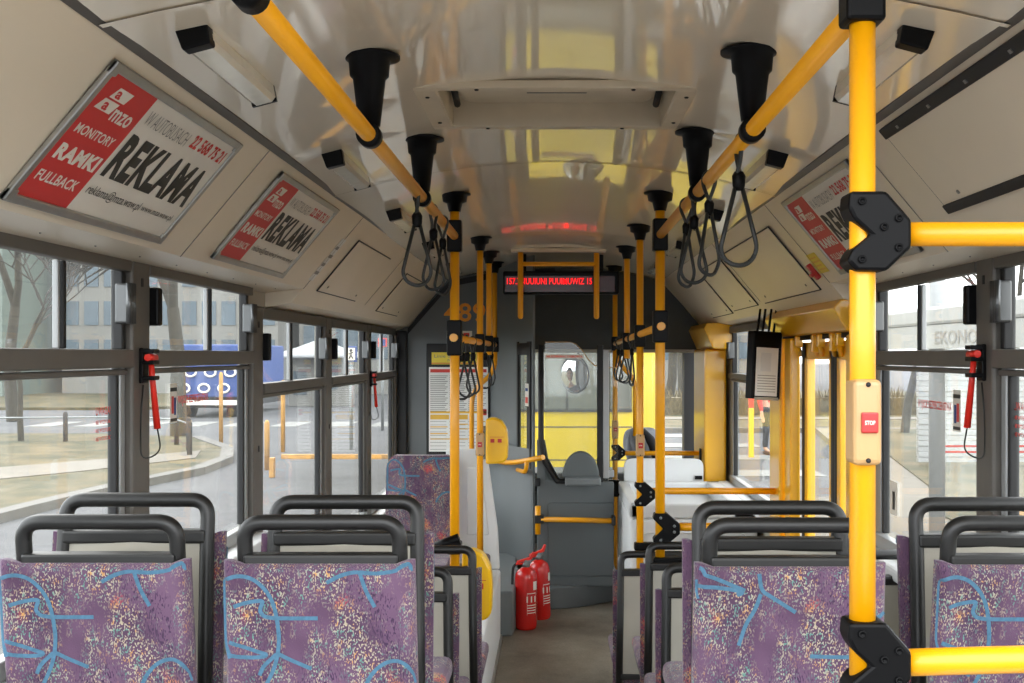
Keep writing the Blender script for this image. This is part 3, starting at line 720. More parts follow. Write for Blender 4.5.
# big near pole on the right with two side rails
PX, PYY = 0.425, 1.59
t = thing('grab_pole', 'large yellow pole in the right foreground with beige stop button box', 'pole', (PX, PYY, 0.35))
MB().tube([(PX, PYY, 1.165), (PX, PYY, zr)], 0.0178, 28).build('pole_tube', ['yellow'], t)
b = MB(); b.box(PX-0.027, PX+0.027, PYY-0.025, PYY+0.03, zr-0.028, zr+0.045, 0, 0.006).lathe([(0, 0), (0.06, 0), (0.06, -0.006), (0.032, -0.01), (0.026, -0.13), (0, -0.13)], (PX, PYY, cz(PX, PYY)))
b.build('top_clamp', ['black'], t)
def near_clamp(z):
    b = MB(); k = 1.0
    P = [(-0.024, 0.057), (0.026, 0.057), (0.060, 0.018), (0.060, -0.020), (0.026, -0.052), (-0.014, -0.052), (-0.028, -0.038), (-0.020, -0.022), (0.004, -0.002), (-0.018, 0.018), (-0.026, 0.034)]
    b.prism([(PX+p[0], PYY-0.028, z+p[1]) for p in P], (0, 0.056, 0), 0, 0.005)
    for q in ((-0.008, 0.043), (-0.008, -0.036), (0.022, 0.008), (0.042, 0.020), (0.042, -0.020)):
        b.lathe([(0, 0), (0.0055, 0), (0.0055, 0.003), (0.003, 0.003), (0.003, 0.001), (0, 0.001)], (PX+q[0], PYY-0.0285, z+q[1]), Matrix.Rotation(PI/2, 4, 'X'), 12, 0)
    b.build('angular_clamp', ['black'], t)
near_clamp(1.786); near_clamp(1.198)
button_box('button_box', PX-0.001, PYY, ZC-0.150, ZC-0.033, t, 0.039)
tt = thing('side_rail', 'upper yellow crossbar from the foreground pole to the right wall', 'handrail', (0.8, PYY, 1.787))
MB().tube([(PX+0.03, PYY, 1.787), (1.19, PYY, 1.787)], 0.0168, 24).build('rail', ['yellow'], tt)
MB().lathe([(0, 0), (0.032, 0), (0.032, 0.008), (0, 0.008)], (1.185, PYY, 1.787), Matrix.Rotation(PI/2, 4, 'Y'), 16).build('mounting_flange', ['black'], tt)
tt = thing('side_rail', 'lower yellow crossbar from the foreground pole in front of the right seats', 'handrail', (0.8, PYY, 1.2))
MB().tube(fillet([(PX+0.03, PYY, 1.194), (0.75, PYY-0.02, 1.208), (1.19, PYY-0.02, 1.200)], 0.2), 0.0185, 24).build('rail', ['yellow'], tt)
MB().lathe([(0, 0), (0.032, 0), (0.032, 0.008), (0, 0.008)], (1.185, PYY-0.02, 1.2), Matrix.Rotation(PI/2, 4, 'Y'), 16).build('mounting_flange', ['black'], tt)

# U shaped grab frame under the ceiling, in front of the display
GY = 7.2
t = thing('ceiling_grab_frame', 'yellow hanging grab frame with two prongs in front of the red display', 'grab handle', (0.02, GY, 1.86))
x0, x1 = (520.5-CX)*GY/F, (596.5-CX)*GY/F; zt = ZC-(264-CY)*GY/F
MB().tube([(x0, GY, zt), (x1, GY, zt)], 0.014, 12).build('crossbar', ['yellow'], t)
for x in (x0, x1):
    MB().tube([(x, GY, ZC-(319-CY)*GY/F), (x, GY, ZC-(317-CY)*GY/F), (x, GY, cz(x, GY)-0.02)], [0.010, 0.0175, 0.0175], 12).build('prong', ['yellow'], t)
b = MB(); b.box(x0-0.06, x1+0.06, GY-0.03, GY+0.06, cz(0.3, GY)-0.008, cz(0.3, GY)+0.012, 0, 0.003); b.build('mounting_plate', ['hatch'], t)

# LED display
EY = 7.46
t = thing('led_display', 'black passenger display with glowing red letters under the ceiling', 'display', (0.03, EY, 2.03))
p0 = at(503, 294, EY); p1 = at(619, 271, EY)
MB().box(p0.x, p1.x, EY, EY+0.12, p0.z, p1.z, 0, 0.01).build('housing', ['black'], t)
q0 = at(505, 292, EY); q1 = at(615, 276, EY)
MB().box(q0.x, q1.x, EY-0.004, EY, q0.z, q1.z, 0).build('screen', ['ledoff'], t)
b = MB(); l0 = at(507, 284.5, EY); l1 = at(592, 278, EY)
b.text('157.ZSIUUIUNI PUUIMUWIZ 15', TX(l0.x, EY-0.006, l0.z), 0, w=l1.x-l0.x, h=l1.z-l0.z, bold=0.02); b.build('red_lettering', ['led'], t)
b = MB(); 
for x in (p0.x+0.1, p1.x-0.15): b.box(x, x+0.05, EY+0.02, EY+0.08, p1.z-0.005, cz(x, EY)-0.001, 0, 0.004)
b.build_each('hanger', ['black'], t)

# ------------------------------------------------------------------ straps
def make_strap():
    t = thing('hanging_strap', 'x', 'strap')
    b = MB(); r = 0.0052
    top = [(0.0, -0.001, 0.023), (0, 0.022, 0.012), (0, 0.024, -0.012), (0, 0.008, -0.040), (0.004, 0.003, -0.062), (0.005, 0.002, -0.09)]
    b.tube(fillet([(-0.005, -0.003, -0.09), (-0.004, -0.003, -0.062), (0, -0.010, -0.040), (0, -0.024, -0.012), (0, -0.022, 0.014), (0, 0.0, 0.0235), (0, 0.022, 0.014), (0, 0.024, -0.012), (0, 0.010, -0.040), (0.004, 0.003, -0.062), (0.005, 0.003, -0.09)], 0.012, 4), r, 8)
    lp = [(0.006, 0.0, -0.085)]
    for a in frange(-0.35, PI+0.35, 16): lp.append((0.040*math.cos(a), 0.003*math.sin(3*a), -0.225-0.040*math.sin(a)))
    lp.append((-0.006, 0.0, -0.085))
    b.tube(fillet(lp, 0.02, 3), r, 8); b.build('cord_loop', ['cord'], t, local=True)
    b = MB(); b.lathe([(0, 0.020), (0.010, 0.020), (0.0155, 0.010), (0.014, -0.012), (0.009, -0.022), (0, -0.022)], (0, 0, -0.078), Matrix.Diagonal((1.0, 0.8, 1, 1)), 14); b.build('slider', ['black'], t, local=True)
    return t
proto = make_strap(); used = [False]
def strap(x, y, z, rz, label, group, sz=1.0):
    if not used[0]: o = proto; used[0] = True; o.location = (x, y, z); o.rotation_euler = (0, 0, rz)
    else: o = dup(proto, (x, y, z), rz)
    o['label'] = label; o['group'] = group; o.scale = (sz, 1, sz); return o
gl_, gr_ = 'black straps on the left ceiling rail', 'black straps on the right ceiling rail'
strap(XL, 3.42, zr, 0.3, 'black loop strap on the left ceiling rail, nearest and widest of its group', gl_, 1.05)
strap(XL, 3.88, zr, -0.4, 'black loop strap on the left ceiling rail, middle one of three', gl_, 1.0)
strap(XL, 4.20, zr, 0.9, 'black loop strap on the left ceiling rail, the one next to the pole', gl_, 1.0)
strap(XR, 2.66, zr, 0.1, 'black loop strap on the right ceiling rail hanging alone nearest the foreground', gr_, 1.05)
strap(XR, 3.17, zr, 0.7, 'black loop strap on the right ceiling rail, just before the far bracket', gr_, 1.0)
strap(XR, 3.52, zr, -0.3, 'black loop strap on the right ceiling rail, just beyond the far bracket', gr_, 1.0)
strap(XR, 3.72, zr, 0.8, 'black loop strap on the right ceiling rail, farthest of the group', gr_, 1.0)
for i, y in enumerate((5.05, 5.35, 5.75)): strap(XL, y, LZ, 0.4-0.5*i, ('black loop strap on the lower left rail, nearest to the tall pole', 'black loop strap on the lower left rail, second from the tall pole', 'black loop strap on the lower left rail, just before the stop button pole')[i], 'black straps on the lower left rail')
for i, y in enumerate((6.75, 7.45)): strap(XL, y, LZ, 0.9*i+0.2, ('black loop strap on the lower left rail beyond the stop button pole', 'black loop strap at the far end of the lower left rail')[i], 'black straps on the lower left rail')
for i, y in enumerate((6.35, 6.95, 7.25, 7.7)): strap(XR, y, 1.715, 1.2-0.7*i, ('black loop strap on the lower right rail, nearest of four in a bunch', 'black loop strap on the lower right rail, second of four in a bunch', 'black loop strap on the lower right rail, third of four in a bunch', 'black loop strap on the lower right rail, farthest of four in a bunch')[i], 'black straps on the lower right rail')

# ------------------------------------------------------------------ ceiling lights
def make_light():
    t = thing('ceiling_light', 'x', 'light')
    b = MB(); b.box(-0.042, 0.042, 0.03, 0.53, -0.012, 0.006, 0, 0.003)
    b.prism([(-0.040, 0.03, 0.0), (-0.030, 0.03, -0.020), (0.030, 0.03, -0.020), (0.040, 0.03, 0.0)], (0, 0.50, 0), 0)
    b.build('housing', ['cream'], t, local=True)
    b = MB(); b.prism([(-0.038, 0.03, -0.006), (-0.034, 0.03, -0.052), (-0.022, 0.03, -0.060), (0.022, 0.03, -0.060), (0.034, 0.03, -0.052), (0.038, 0.03, -0.006)], (0, 0.49, 0), 0)
    b.build('diffuser', ['lamp'], t, local=True)
    b = MB(); b.prism([(-0.041, 0, 0.006), (-0.032, 0, -0.064), (0.032, 0, -0.064), (0.041, 0, 0.006)], (0, 0.04, 0), 0, 0.004)
    b.prism([(-0.038, 0.515, 0.0), (-0.034, 0.515, -0.060), (0.034, 0.515, -0.060), (0.038, 0.515, 0.0)], (0, 0.012, 0), 0)
    b.build_each('end_cap', ['black'], t, local=True)
    return t
lp = make_light()
Ls = [(s, y) for s in (-1, 1) for y in (2.12, 3.46, 4.78, 6.06, 7.38)]
names = ['nearest', 'second', 'third', 'fourth', 'farthest']
for i, (s, y) in enumerate(Ls):
    x = s*0.665; o = lp if i == 0 else dup(lp, (0, 0, 0))
    o.location = (s*0.68, y, 2.256-0.005*max(0, y-3.45)); o.rotation_euler = (0, s*0.26, 0); o.scale = (0.84, 0.98, 1.08)
    o['label'] = 'slim ceiling light with black end cap, %s in the row above the %s windows' % (names[i % 5], 'left' if s < 0 else 'right')
    o['group'] = 'ceiling lights on the %s' % ('left' if s < 0 else 'right')
    # caps differ only by place

# ------------------------------------------------------------------ roof hatch
t = thing('roof_hatch', 'cream roof hatch with rounded recess in the ceiling', 'hatch', (0.005, 3.23, 2.27))
b = MB()
zc0 = 2.302
def ring(x0, x1, y0, y1, X0, X1, YY0, YY1, z, zt):
    for (a, c_, d, e) in ((X0, X1, YY0, y0), (X0, X1, y1, YY1), (X0, x0, y0, y1), (x1, X1, y0, y1)):
        b.box(a, c_, d, e, z, zt, 0, 0.003)
ring(-0.305, 0.315, 2.95, 3.41, -0.365, 0.375, 2.915, 3.455, 2.297, 2.318)
for (a, c_, d, e) in ((-0.31, 0.32, 3.407, 3.425), (-0.31, 0.32, 2.935, 2.953), (-0.32, -0.302, 2.935, 3.425), (0.312, 0.33, 2.935, 3.425)): b.box(a, c_, d, e, 2.299, 2.43, 0)
b.build('hatch_frame', ['hatch'], t)
lid = fillet([(-0.03, 2.95, 2.367), (0.28, 2.95, 2.367), (0.28, 3.405, 2.367), (-0.27, 3.405, 2.367), (-0.27, 2.95, 2.367), (-0.03, 2.95, 2.367)], 0.06, 5)[:-1]
b = MB(); b.box(-0.32, 0.33, 2.94, 3.42, 2.385, 2.40, 0); b.prism(lid, (0, 0, 0.012), 0); b.box(-0.08, 0.09, 3.27, 3.276, 2.365, 2.368, 1)
b.build('hatch_lid', ['hatch', 'greyink'], t)
b = MB()
for x in (-0.285, 0.295): b.tube([(x, 3.22, 2.372), (x, 3.36, 2.352)], 0.010, 8)
b.build_each('lid_hinge', ['seal'], t)
b = MB()
for (x, y) in ((-0.335, 3.02), (-0.335, 3.35), (0.345, 3.02), (0.345, 3.35), (-0.2, 2.932), (0.2, 2.932), (-0.2, 3.432), (0.2, 3.432)):
    b.lathe([(0, 0), (0.006, 0), (0.005, -0.003), (0, -0.003)], (x, y, 2.297), seg=10)
b.build_each('screw', ['seal'], t)

# ------------------------------------------------------------------ adverts on the cove
def cove_basis(s, y, z):
    """origin on the cove at height z; x reads towards +Y on the left, -Y on the right; y runs up the slope"""
    up = Vector((-s*1/1.19, 0, 1)).normalized(); rx = Vector((0, 1 if s < 0 else -1, 0))
    return basis((s*cove_x(z), y, z), rx, up)
def advert(s, ya, yb, label, name='wall_advert'):
    """ya is the reading start"""
    zb = 1.912 if True else 0
    y = ya if s < 0 else yb
    w = yb-ya; h = 0.335
    T = cove_basis(s, y, zb)
    c = T @ Vector((w/2, 0, 0))
    t = thing(name, label, 'advert', c)
    b = MB()
    def bx(x0, x1, y0, y1, z0, z1, m=0, bev=0.0): b.box(x0, x1, y0, y1, z0, z1, m, bev, T=T)
    e = 0.020
    bx(0, w, 0, e, 0.0, 0.012, 0, 0.003); bx(0, w, h-e, h, 0.0, 0.012, 0, 0.003); bx(0, e, 0, h, 0.0, 0.012, 0, 0.003); bx(w-e, w, 0, h, 0.0, 0.012, 0, 0.003)
    for (a, c_) in ((0, 0), (w-0.03, 0), (0, h-0.03), (w-0.03, h-0.03)): bx(a, a+0.03, c_, c_+0.03, 0.0, 0.013, 0, 0.004)
    b.build('metal_frame', ['alu'], t)
    b = MB(); x0, x1, y0, y1 = e, w-e, e, h-e; W_ = x1-x0; H_ = y1-y0
    bx(x0, x1, y0, y1, 0.002, 0.006, 0); xr = x0+W_*0.29
    bx(x0, xr, y0, y1, 0.006, 0.0066, 1)
    def tx(s_, u, v, ww, hh, m, bold=0.0):
        b.text(s_, T @ Matrix.Translation((x0+W_*u, y0+H_*v, 0.0072)), m, w=W_*ww, h=H_*hh, bold=bold)
    tx('MONITORY', 0.035, 0.53, 0.22, 0.075, 0, 0.02); tx('RAMKI', 0.035, 0.315, 0.235, 0.125, 0, 0.05); tx('FULLBACK', 0.035, 0.135, 0.22, 0.085, 0, 0.02)
    # operator mark: two slanted blocks and lettering
    for (u, v) in ((0.065, 0.84), (0.035, 0.735)):
        T2 = T @ Matrix.Translation((x0+W_*u, y0+H_*v, 0.0072))
        b.poly([T2 @ Vector(p) for p in ((0, 0, 0), (W_*0.09, 0, 0), (W_*0.105, H_*0.09, 0), (W_*0.02, H_*0.09, 0))], 0)
    b.text('a', T @ Matrix.Translation((x0+W_*0.085, y0+H_*0.85, 0.0078)), 1, w=W_*0.03, h=H_*0.06, bold=0.03)
    b.text('a', T @ Matrix.Translation((x0+W_*0.065, y0+H_*0.745, 0.0078)), 1, w=W_*0.03, h=H_*0.06, bold=0.03)
    tx('mzo', 0.14, 0.70, 0.115, 0.095, 0, 0.02)
    tx('W AUTOBUSACH', 0.315, 0.79, 0.32, 0.12, 3, -0.012); tx('22 568 75 21', 0.67, 0.81, 0.30, 0.125, 4, 0.03)
    tx('REKLAMA', 0.315, 0.32, 0.655, 0.38, 2, 0.045)
    tx('reklama@mza.waw.pl', 0.315, 0.135, 0.37, 0.105, 2, 0.0); tx('www.mza.waw.pl', 0.70, 0.15, 0.26, 0.075, 2, 0.0)
    b.build('poster', ['white', 'red', 'ink', 'greyink', 'redink'], t)
    return t
advert(-1, 2.12, 2.97, 'large framed REKLAMA advert above the nearest left window')
advert(-1, 3.42, 4.30, 'framed REKLAMA advert above the second left window, farther from the camera')
advert(1, 3.20, 4.10, 'framed REKLAMA advert behind the foreground pole above the right window')

# flaps, seams and hinges on the cove (access panels)
def flap(s, ya, yb, z0, z1, label, hinge='none', name='access_panel', m='cream'):
    T = cove_basis(s, ya if s < 0 else yb, z0); w = yb-ya; h = (z1-z0)*math.sqrt(1+1/1.19**2)
    t = thing(name, label, 'panel', T @ Vector((w/2, h/2, 0)))
    b = MB(); b.box(0.004, w-0.004, 0.004, h-0.004, 0.0, 0.007, 0, 0.003, T=T); b.build('panel_door', [m], t)
    b = MB()
    for q in ((0, w, -0.001, 0.005), (0, w, h-0.005, h+0.001)): b.box(q[0], q[1], q[2], q[3], 0.0, 0.005, 0, T=T)
    for q in ((-0.001, 0.005), (w-0.005, w+0.001)): b.box(q[0], q[1], 0, h, 0.0, 0.005, 0, T=T)
    if hinge == 'ends':     # broad dark hinge strips along both long edges
        b.box(0.0, w, h-0.012, h+0.018, 0.0, 0.012, 0, 0.003, T=T); b.box(0.0, w*0.62, -0.016, 0.010, 0.0, 0.012, 0, 0.003, T=T)
        for i in range(5): b.box(w*0.1+i*w*0.19, w*0.1+i*w*0.19+0.012, h-0.004, h+0.004, 0.010, 0.014, 1, T=T)
    b.build('panel_seam' if hinge == 'none' else 'hinge_strip', ['seal', 'chrome'], t)
    b = MB()
    for (u, v) in ((0.12, 0.12), (0.88, 0.12)):
        b.lathe([(0, 0), (0.006, 0), (0.005, 0.003), (0, 0.003)], T @ Vector((w*u, h*v, 0.007)), T.to_3x3().to_4x4(), 10)
    b.build_each('screw', ['greyink'], t)
    return t
flap(-1, 5.00, 5.95, 1.90, 2.12, 'cream access panel on the left ceiling slope after the second advert')
flap(-1, 6.75, 7.65, 1.88, 2.10, 'cream access panel at the far end of the left ceiling slope')
flap(1, 1.65, 2.83, 1.985, 2.165, 'near cream flap with dark hinge strips on the right ceiling slope', 'ends')
flap(1, 4.55, 5.75, 1.88, 2.13, 'large cream flap above the yellow doorway housing, catching yellow light')
flap(1, 5.95, 6.75, 1.88, 2.12, 'cream flap on the right slope, second beyond the near advert')
flap(1, 6.85, 7.7, 1.87, 2.08, 'cream flap on the right slope nearest the front of the bus')
# seam lines of the cove sheets
b = MB()
for s, ylist in ((-1, (3.2, 4.76, 6.3)), (1, (1.62, 3.05, 4.36, 5.85))):
    for y in ylist:
        T = cove_basis(s, y, 1.84); b.box(-0.0015, 0.0015, 0.07, 0.54, 0.0, 0.0015, 0, T=T)
for y in frange(2.2, 4.6, 8):
    for s in (-1, 1):
        for q in (1.884,): b.lathe([(0, 0), (0.005, 0), (0.004, 0.003), (0, 0.003)], (s*1.12, y, 1.888), Matrix.Rotation(-s*PI/2, 4, 'Y'), 8)
struct(b.build('trim_8', ['greyink']))
# small printed labels on the slope
def slope_label(s, y, z, w, h, cols, label):
    T = cove_basis(s, y, z); b = MB(); b.box(0, w, 0, h, 0.0002, 0.001, 0, T=T)
    for i in range(4): b.box(w*0.1, w*(0.9-0.12*(i % 2)), h*(0.15+0.2*i), h*(0.22+0.2*i), 0.001, 0.0014, 1, T=T)
    return tag(b.build('slope_label', cols), label, 'label')
slope_label(-1, 4.72, 1.93, 0.08, 0.22, ['paper', 'greyink'], 'narrow white label strip beside the second left advert')
slope_label(1, 4.38, 1.93, 0.14, 0.09, ['ylabel', 'ochre'], 'yellow label with a small red key beside the right advert')
T = cove_basis(1, 4.42, 1.935); b = MB(); b.box(0, 0.025, -0.02, 0.05, 0.0015, 0.022, 0, 0.004, T=T); b.box(-0.01, 0.03, 0.0, 0.015, 0.008, 0.03, 0, 0.003, T=T)
tag(b.build('red_latch', ['button']), 'small dark red release latch under the yellow label', 'latch')

# ------------------------------------------------------------------ seats
STROKES_A = [
 [(0.015,.075),(0.06,.055),(.10,.055),(.145,.066),(.19,.095),(.235,.15),(.262,.21),(.278,.29),(.288,.40),(.275,.50),(.25,.58),(.21,.66)],
 [(.06,.218),(.13,.198),(.205,.188),(.205,.205),(.19,.24),(.20,.265),(.22,.28),(.28,.288),(.49,.288)],
 [(0.015,.075),(.005,.16),(.0,.30),(.01,.40),(.035,.50)],
 [(.03,.41),(.10,.44),(.19,.475),(.225,.485),(.20,.50),(.10,.50),(.01,.475)],
 [(.275,.48),(.35,.52),(.45,.565)], [(.27,.485),(.20,.55),(.18,.60)],
 [(.54,.095),(.60,.06),(.66,.04),(.715,.035),(.72,.06),(.745,.14),(.79,.225)], [(.715,.037),(.80,.045),(.90,.03),(.965,.005),(.985,.03)],
 [(.73,.66),(.76,.60),(.81,.545),(.87,.517),(.93,.52),(.975,.56),(.99,.64)]]
STROKES_B = [
 [(0.0,.06),(.02,.16)], [(.0,.09),(.10,.10),(.20,.115),(.26,.13),(.22,.145)], [(.02,.02),(.10,.05),(.26,.12)],
 [(.335,.03),(.345,.12),(.40,.155),(.53,.24)], [(.345,.14),(.32,.22),(.27,.30),(.235,.42)],
 [(.61,.48),(.75,.485),(.99,.48)], [(.99,.235),(.93,.27),(.88,.33),(.865,.42),(.87,.52),(.88,.66)], [(.955,.30),(.96,.38),(.975,.42)]]
def chaikin(p, n=2):
    for _ in range(n):
        q = [p[0]]
        for a, b_ in zip(p, p[1:]):
            q.append((a[0]*.75+b_[0]*.25, a[1]*.75+b_[1]*.25)); q.append((a[0]*.25+b_[0]*.75, a[1]*.25+b_[1]*.75))
        q.append(p[-1]); p = q
    return p
LEAN = 0.12
def lean(x, y, z, zt): return (x, y+(z-zt)*LEAN, z)      # zt is the handle top; lower parts come forward (+y)
CW = 0.395
def make_seat(strokes, zt, leg_h):
    """forward facing (+Y); origin on the floor under the handle; zt handle top above the origin"""
    t = thing('passenger_seat', 'x', 'seat')
    zs = zt-0.50                                # seat cushion top
    # handle frame
    hw = 0.162
    P = [lean(-hw-0.012, 0, zt-0.62, zt), lean(-hw-0.004, 0, zt-0.30, zt), lean(-hw, 0, zt-0.10, zt), (-hw, 0.0, zt-0.016), (hw, 0.0, zt-0.016), lean(hw, 0, zt-0.10, zt), lean(hw+0.004, 0, zt-0.30, zt), lean(hw+0.012, 0, zt-0.62, zt)]
    pp = [P[0], P[1]]+fillet([P[2], P[3], P[4], P[5]], 0.085, 8)+[P[6], P[7]]
    b = MB(); b.tube(pp, 0.0165, 14); b.build('handle_frame', ['rubber'], t, local=True)
    # back panel and crossbar
    b = MB(); z0, z1 = zt-0.56, zt-0.10
    def bp(u, v): x = (u-0.5)*2*(hw-0.004); z = z0+(z1-z0)*v; p = lean(x, -0.006-0.012*math.sin(PI*u), z, zt); return p
    b.sheet(bp, frange(0, 1, 8), frange(0, 1, 6), 0)
    b.sheet(lambda u, v: (Vector(bp(u, v))+Vector((0, 0.02, 0))), frange(0, 1, 8), frange(0, 1, 6), 0)
    b.build('back_panel', ['panelback'], t, local=True)
    b = MB(); q = lean(0, 0, zt-0.098, zt); b.box(-hw, hw, q[1]-0.020, q[1]+0.024, zt-0.112, zt-0.082, 0, 0.006)
    q = lean(0, 0, z0, zt); b.box(-hw-0.01, hw+0.01, q[1]-0.018, q[1]+0.024, z0-0.012, z0+0.014, 0, 0.006)
    b.build_each('crossbar', ['rubber'], t, local=True)
    # backrest cushion: closed rounded slab with side wings
    b = MB(); zc0, zc1 = zt-0.60, zt-0.100
    def front(u, v):        # u 0..1 left-right as seen from +Y side mirrored later; v 0 top..1 bottom
        x = (0.5-u)*CW*(1.0+0.02*v)
        z = zc1-(zc1-zc0)*v
        wing = max(0, (abs(u-0.5)*2-0.80)/0.20)
        if v < 0.02: z += 0.010*min(1, wing*1.5)
        y = 0.052-0.008*(1-(2*u-1)**2)+0.010*math.sin(PI*min(1, wing))*0.6
        ed = min(u, 1-u, v*1.2, 1.0)/0.04
        if ed < 1: y -= 0.018*(1-ed)**2
        return lean(x, y, z, zt)
    us = [0, .01, .02, .04, .07]+frange(.1, .9, 12)+[.93, .96, .98, .99, 1]; vs = [0, .01, .02, .04, .07]+frange(.12, 1, 12)
    b.sheet(front, us, vs, 0)
    bk = lambda u, v: (lambda p: (p[0], lean(0, 0.020, p[2], zt)[1], p[2]))(front(u, v))
    b.sheet(bk, us, vs, 0)
    for vv in (0, 1):
        b.sheet(lambda u, w, vv=vv: tuple(Vector(front(u, vv)).lerp(Vector(bk(u, vv)), w)), us, [0, 0.5, 1], 0)
    for uu in (0, 1):
        b.sheet(lambda v, w, uu=uu: tuple(Vector(front(uu, v)).lerp(Vector(bk(uu, v)), w)), vs, [0, 0.5, 1], 0)
    H = (zc1-zc0)
    for st in strokes:
        pl = chaikin([(u, v*CW*0.985/H) for u, v in st], 2)
        pl = [(min(max(u, 0.012), 0.988), v) for u, v in pl if v < 0.985]
        P3 = [Vector(front(u, max(v, 0.012)))+Vector((0, 0.0015, 0)) for u, v in pl]
        b.strip(P3, 0.0085, (0, 1, -LEAN), 1)
    b.build('backrest', ['fabric', 'blueline'], t, local=True)
    # seat cushion, shell
    b = MB(); y0 = 0.12; b.box(-CW/2, CW/2, y0, y0+0.40, zs-0.06, zs, 0, 0.022, 3); b.build('seat_cushion', ['fabric'], t, local=True)
    b = MB(); b.box(-CW/2+0.01, CW/2-0.01, y0-0.03, y0+0.38, zs-0.095, zs-0.058, 0, 0.012)
    b.build('seat_shell', ['rubber'], t, local=True)
    for s in (-1, 1):
        b = MB(); b.tube(fillet([(s*0.13, y0+0.08, zs-0.09), (s*0.13, y0+0.08, zs-0.09-leg_h*0.4), (s*0.14, y0+0.03, 0.0)], 0.04), 0.016, 10)
        b.lathe([(0, 0), (0.03, 0), (0.03, 0.006), (0, 0.006)], (s*0.14, y0+0.03, 0.0), seg=14)
        b.build('leg', ['rubber'], t, local=True)
    return t
def place(src, x, y, z, rz, label, group):
    o = dup(src, (x, y, z), rz, label, group) if src.get('used') else src
    if not src.get('used'):
        src['used'] = 1; o.location = (x, y, z); o.rotation_euler = (0, 0, rz); o['label'] = label; o['group'] = group
    return o
SA = make_seat(STROKES_A, 0.945, 0.34); SB = make_seat(STROKES_B, 0.945, 0.34)
rg, fg = 'seats turned towards the camera', 'seats seen from behind'
base = 0.35
# rear facing pair: rotated by pi, handle tops at Y = 2.40
place(SA, -0.959, 2.42, base-0.010, PI, 'purple patterned seat facing the camera, against the left windows', rg)
place(SA, -0.487, 2.40, base-0.008, PI, 'purple patterned seat facing the camera, left of the aisle', rg)
place(SB, 0.486, 2.40, base-0.014, PI, 'purple patterned seat facing the camera, right of the aisle behind the foreground pole', rg)
place(SA, 0.985, 2.40, base-0.01, PI, 'purple patterned seat facing the camera, against the right windows', rg)
place(SA, -0.954, 2.63, base+0.01, 0, 'seat back at the left windows directly behind the nearest purple seat', fg)
place(SA, -0.476, 2.63, base+0.005, 0, 'seat back left of the aisle directly behind the nearest purple seat', fg)
place(SA, 0.49, 2.63, base-0.008, 0, 'seat back right of the aisle directly behind the nearest purple seat', fg)
place(SA, 0.985, 2.63, base, 0, 'seat back at the right windows directly behind the nearest purple seat', fg)
SL = make_seat(STROKES_A, 0.92, 0.32)
place(SL, -0.515, 3.80, 0.0, 0, 'low seat back left of the aisle, second row of seats seen from behind', fg)
place(SL, -0.99, 3.80, 0.0, 0, 'low seat back at the left windows, second row of seats seen from behind', fg)
place(SL, 0.53, 3.80, 0.013, 0, 'low seat back right of the aisle, overlapping the front of another grey seat back', fg)
place(SL, 1.0, 3.78, 0.06, 0, 'low seat back at the right windows seen just beside the foreground pole', fg)
SM = make_seat(STROKES_A, 0.87, 0.27)
place(SM, -0.485, 4.50, 0.005, 0, 'seat back left of the aisle touching the tall yellow pole', fg)
place(SM, -0.98, 4.50, 0.005, 0, 'seat back at the left windows in the row with the tall yellow pole', fg)
place(SM, 0.54, 4.62, 0.0, 0, 'seat back right of the aisle clamped to the nearest right pole', fg)
SF = make_seat(STROKES_A, 0.717, 0.12)
place(SF, 0.465, 5.30, 0.0, 0, 'farthest grey seat back right of the aisle, beside the floor walkway', fg)

# rear facing seat high on the left wheel box
t = thing('high_backed_seat', 'tall purple seat facing the camera on the left wheel box by the partition', 'seat', (-0.76, 6.5, 0.55))
b = MB()
def hb(u, v):
    x = -0.94+0.385*u; z = 1.06-0.60*v; w = abs(2*u-1)
    z2 = z-(0.05*max(0, (w-0.75)/0.25)**2 if v < 0.12 else 0)*(1-v/0.12 if v < 0.12 else 0)
    return (x, 6.42-0.02*(1-w**2)-0.10*v, z2)
us = frange(0, 1, 16); vs = frange(0, 1, 16)
b.sheet(hb, us, vs, 0); b.sheet(lambda u, v: (Vector(hb(u, v))+Vector((0, 0.07, 0))), us, vs, 0)
for uu in (0, 1): b.sheet(lambda v, w, uu=uu: tuple(Vector(hb(uu, v))+Vector((0, 0.07*w, 0))), vs, [0, 1], 0)
b.sheet(lambda u, w: tuple(Vector(hb(u, 0))+Vector((0, 0.07*w, 0))), us, [0, 1], 0)
for st in STROKES_A:
    pl = [(u, v*0.385/0.60) for u, v in chaikin(st, 2)]
    b.strip([Vector(hb(min(max(u, .02), .98), max(v, 0.02)))+Vector((0, -0.002, 0)) for u, v in pl], 0.010, (0, -1, 0), 1)
b.build('backrest', ['fabric', 'blueline'], t)
MB().box(-0.94, -0.555, 5.95, 6.34, 0.46, 0.53, 0, 0.025, 3).build('seat_cushion', ['fabric'], t)
MB().box(-0.93, -0.565, 5.97, 6.45, 0.42, 0.47, 0, 0.01).build('seat_shell', ['rubber'], t)
MB().box(-0.90, -0.60, 6.0, 6.40, 0.40, 0.43, 0, 0.006).build('leg', ['rubber'], t)
# second cushion towards the aisle
t = thing('aisle_seat_cushion', 'low purple seat cushion on the left wheel box beside the light grey shell', 'seat', (-0.46, 6.2, 0.42))
MB().box(-0.545, -0.355, 5.95, 6.34, 0.46, 0.53, 0, 0.02, 3).build('seat_cushion', ['fabric'], t)
MB().box(-0.53, -0.37, 5.97, 6.36, 0.40, 0.465, 0, 0.01).build('seat_shell', ['rubber'], t)
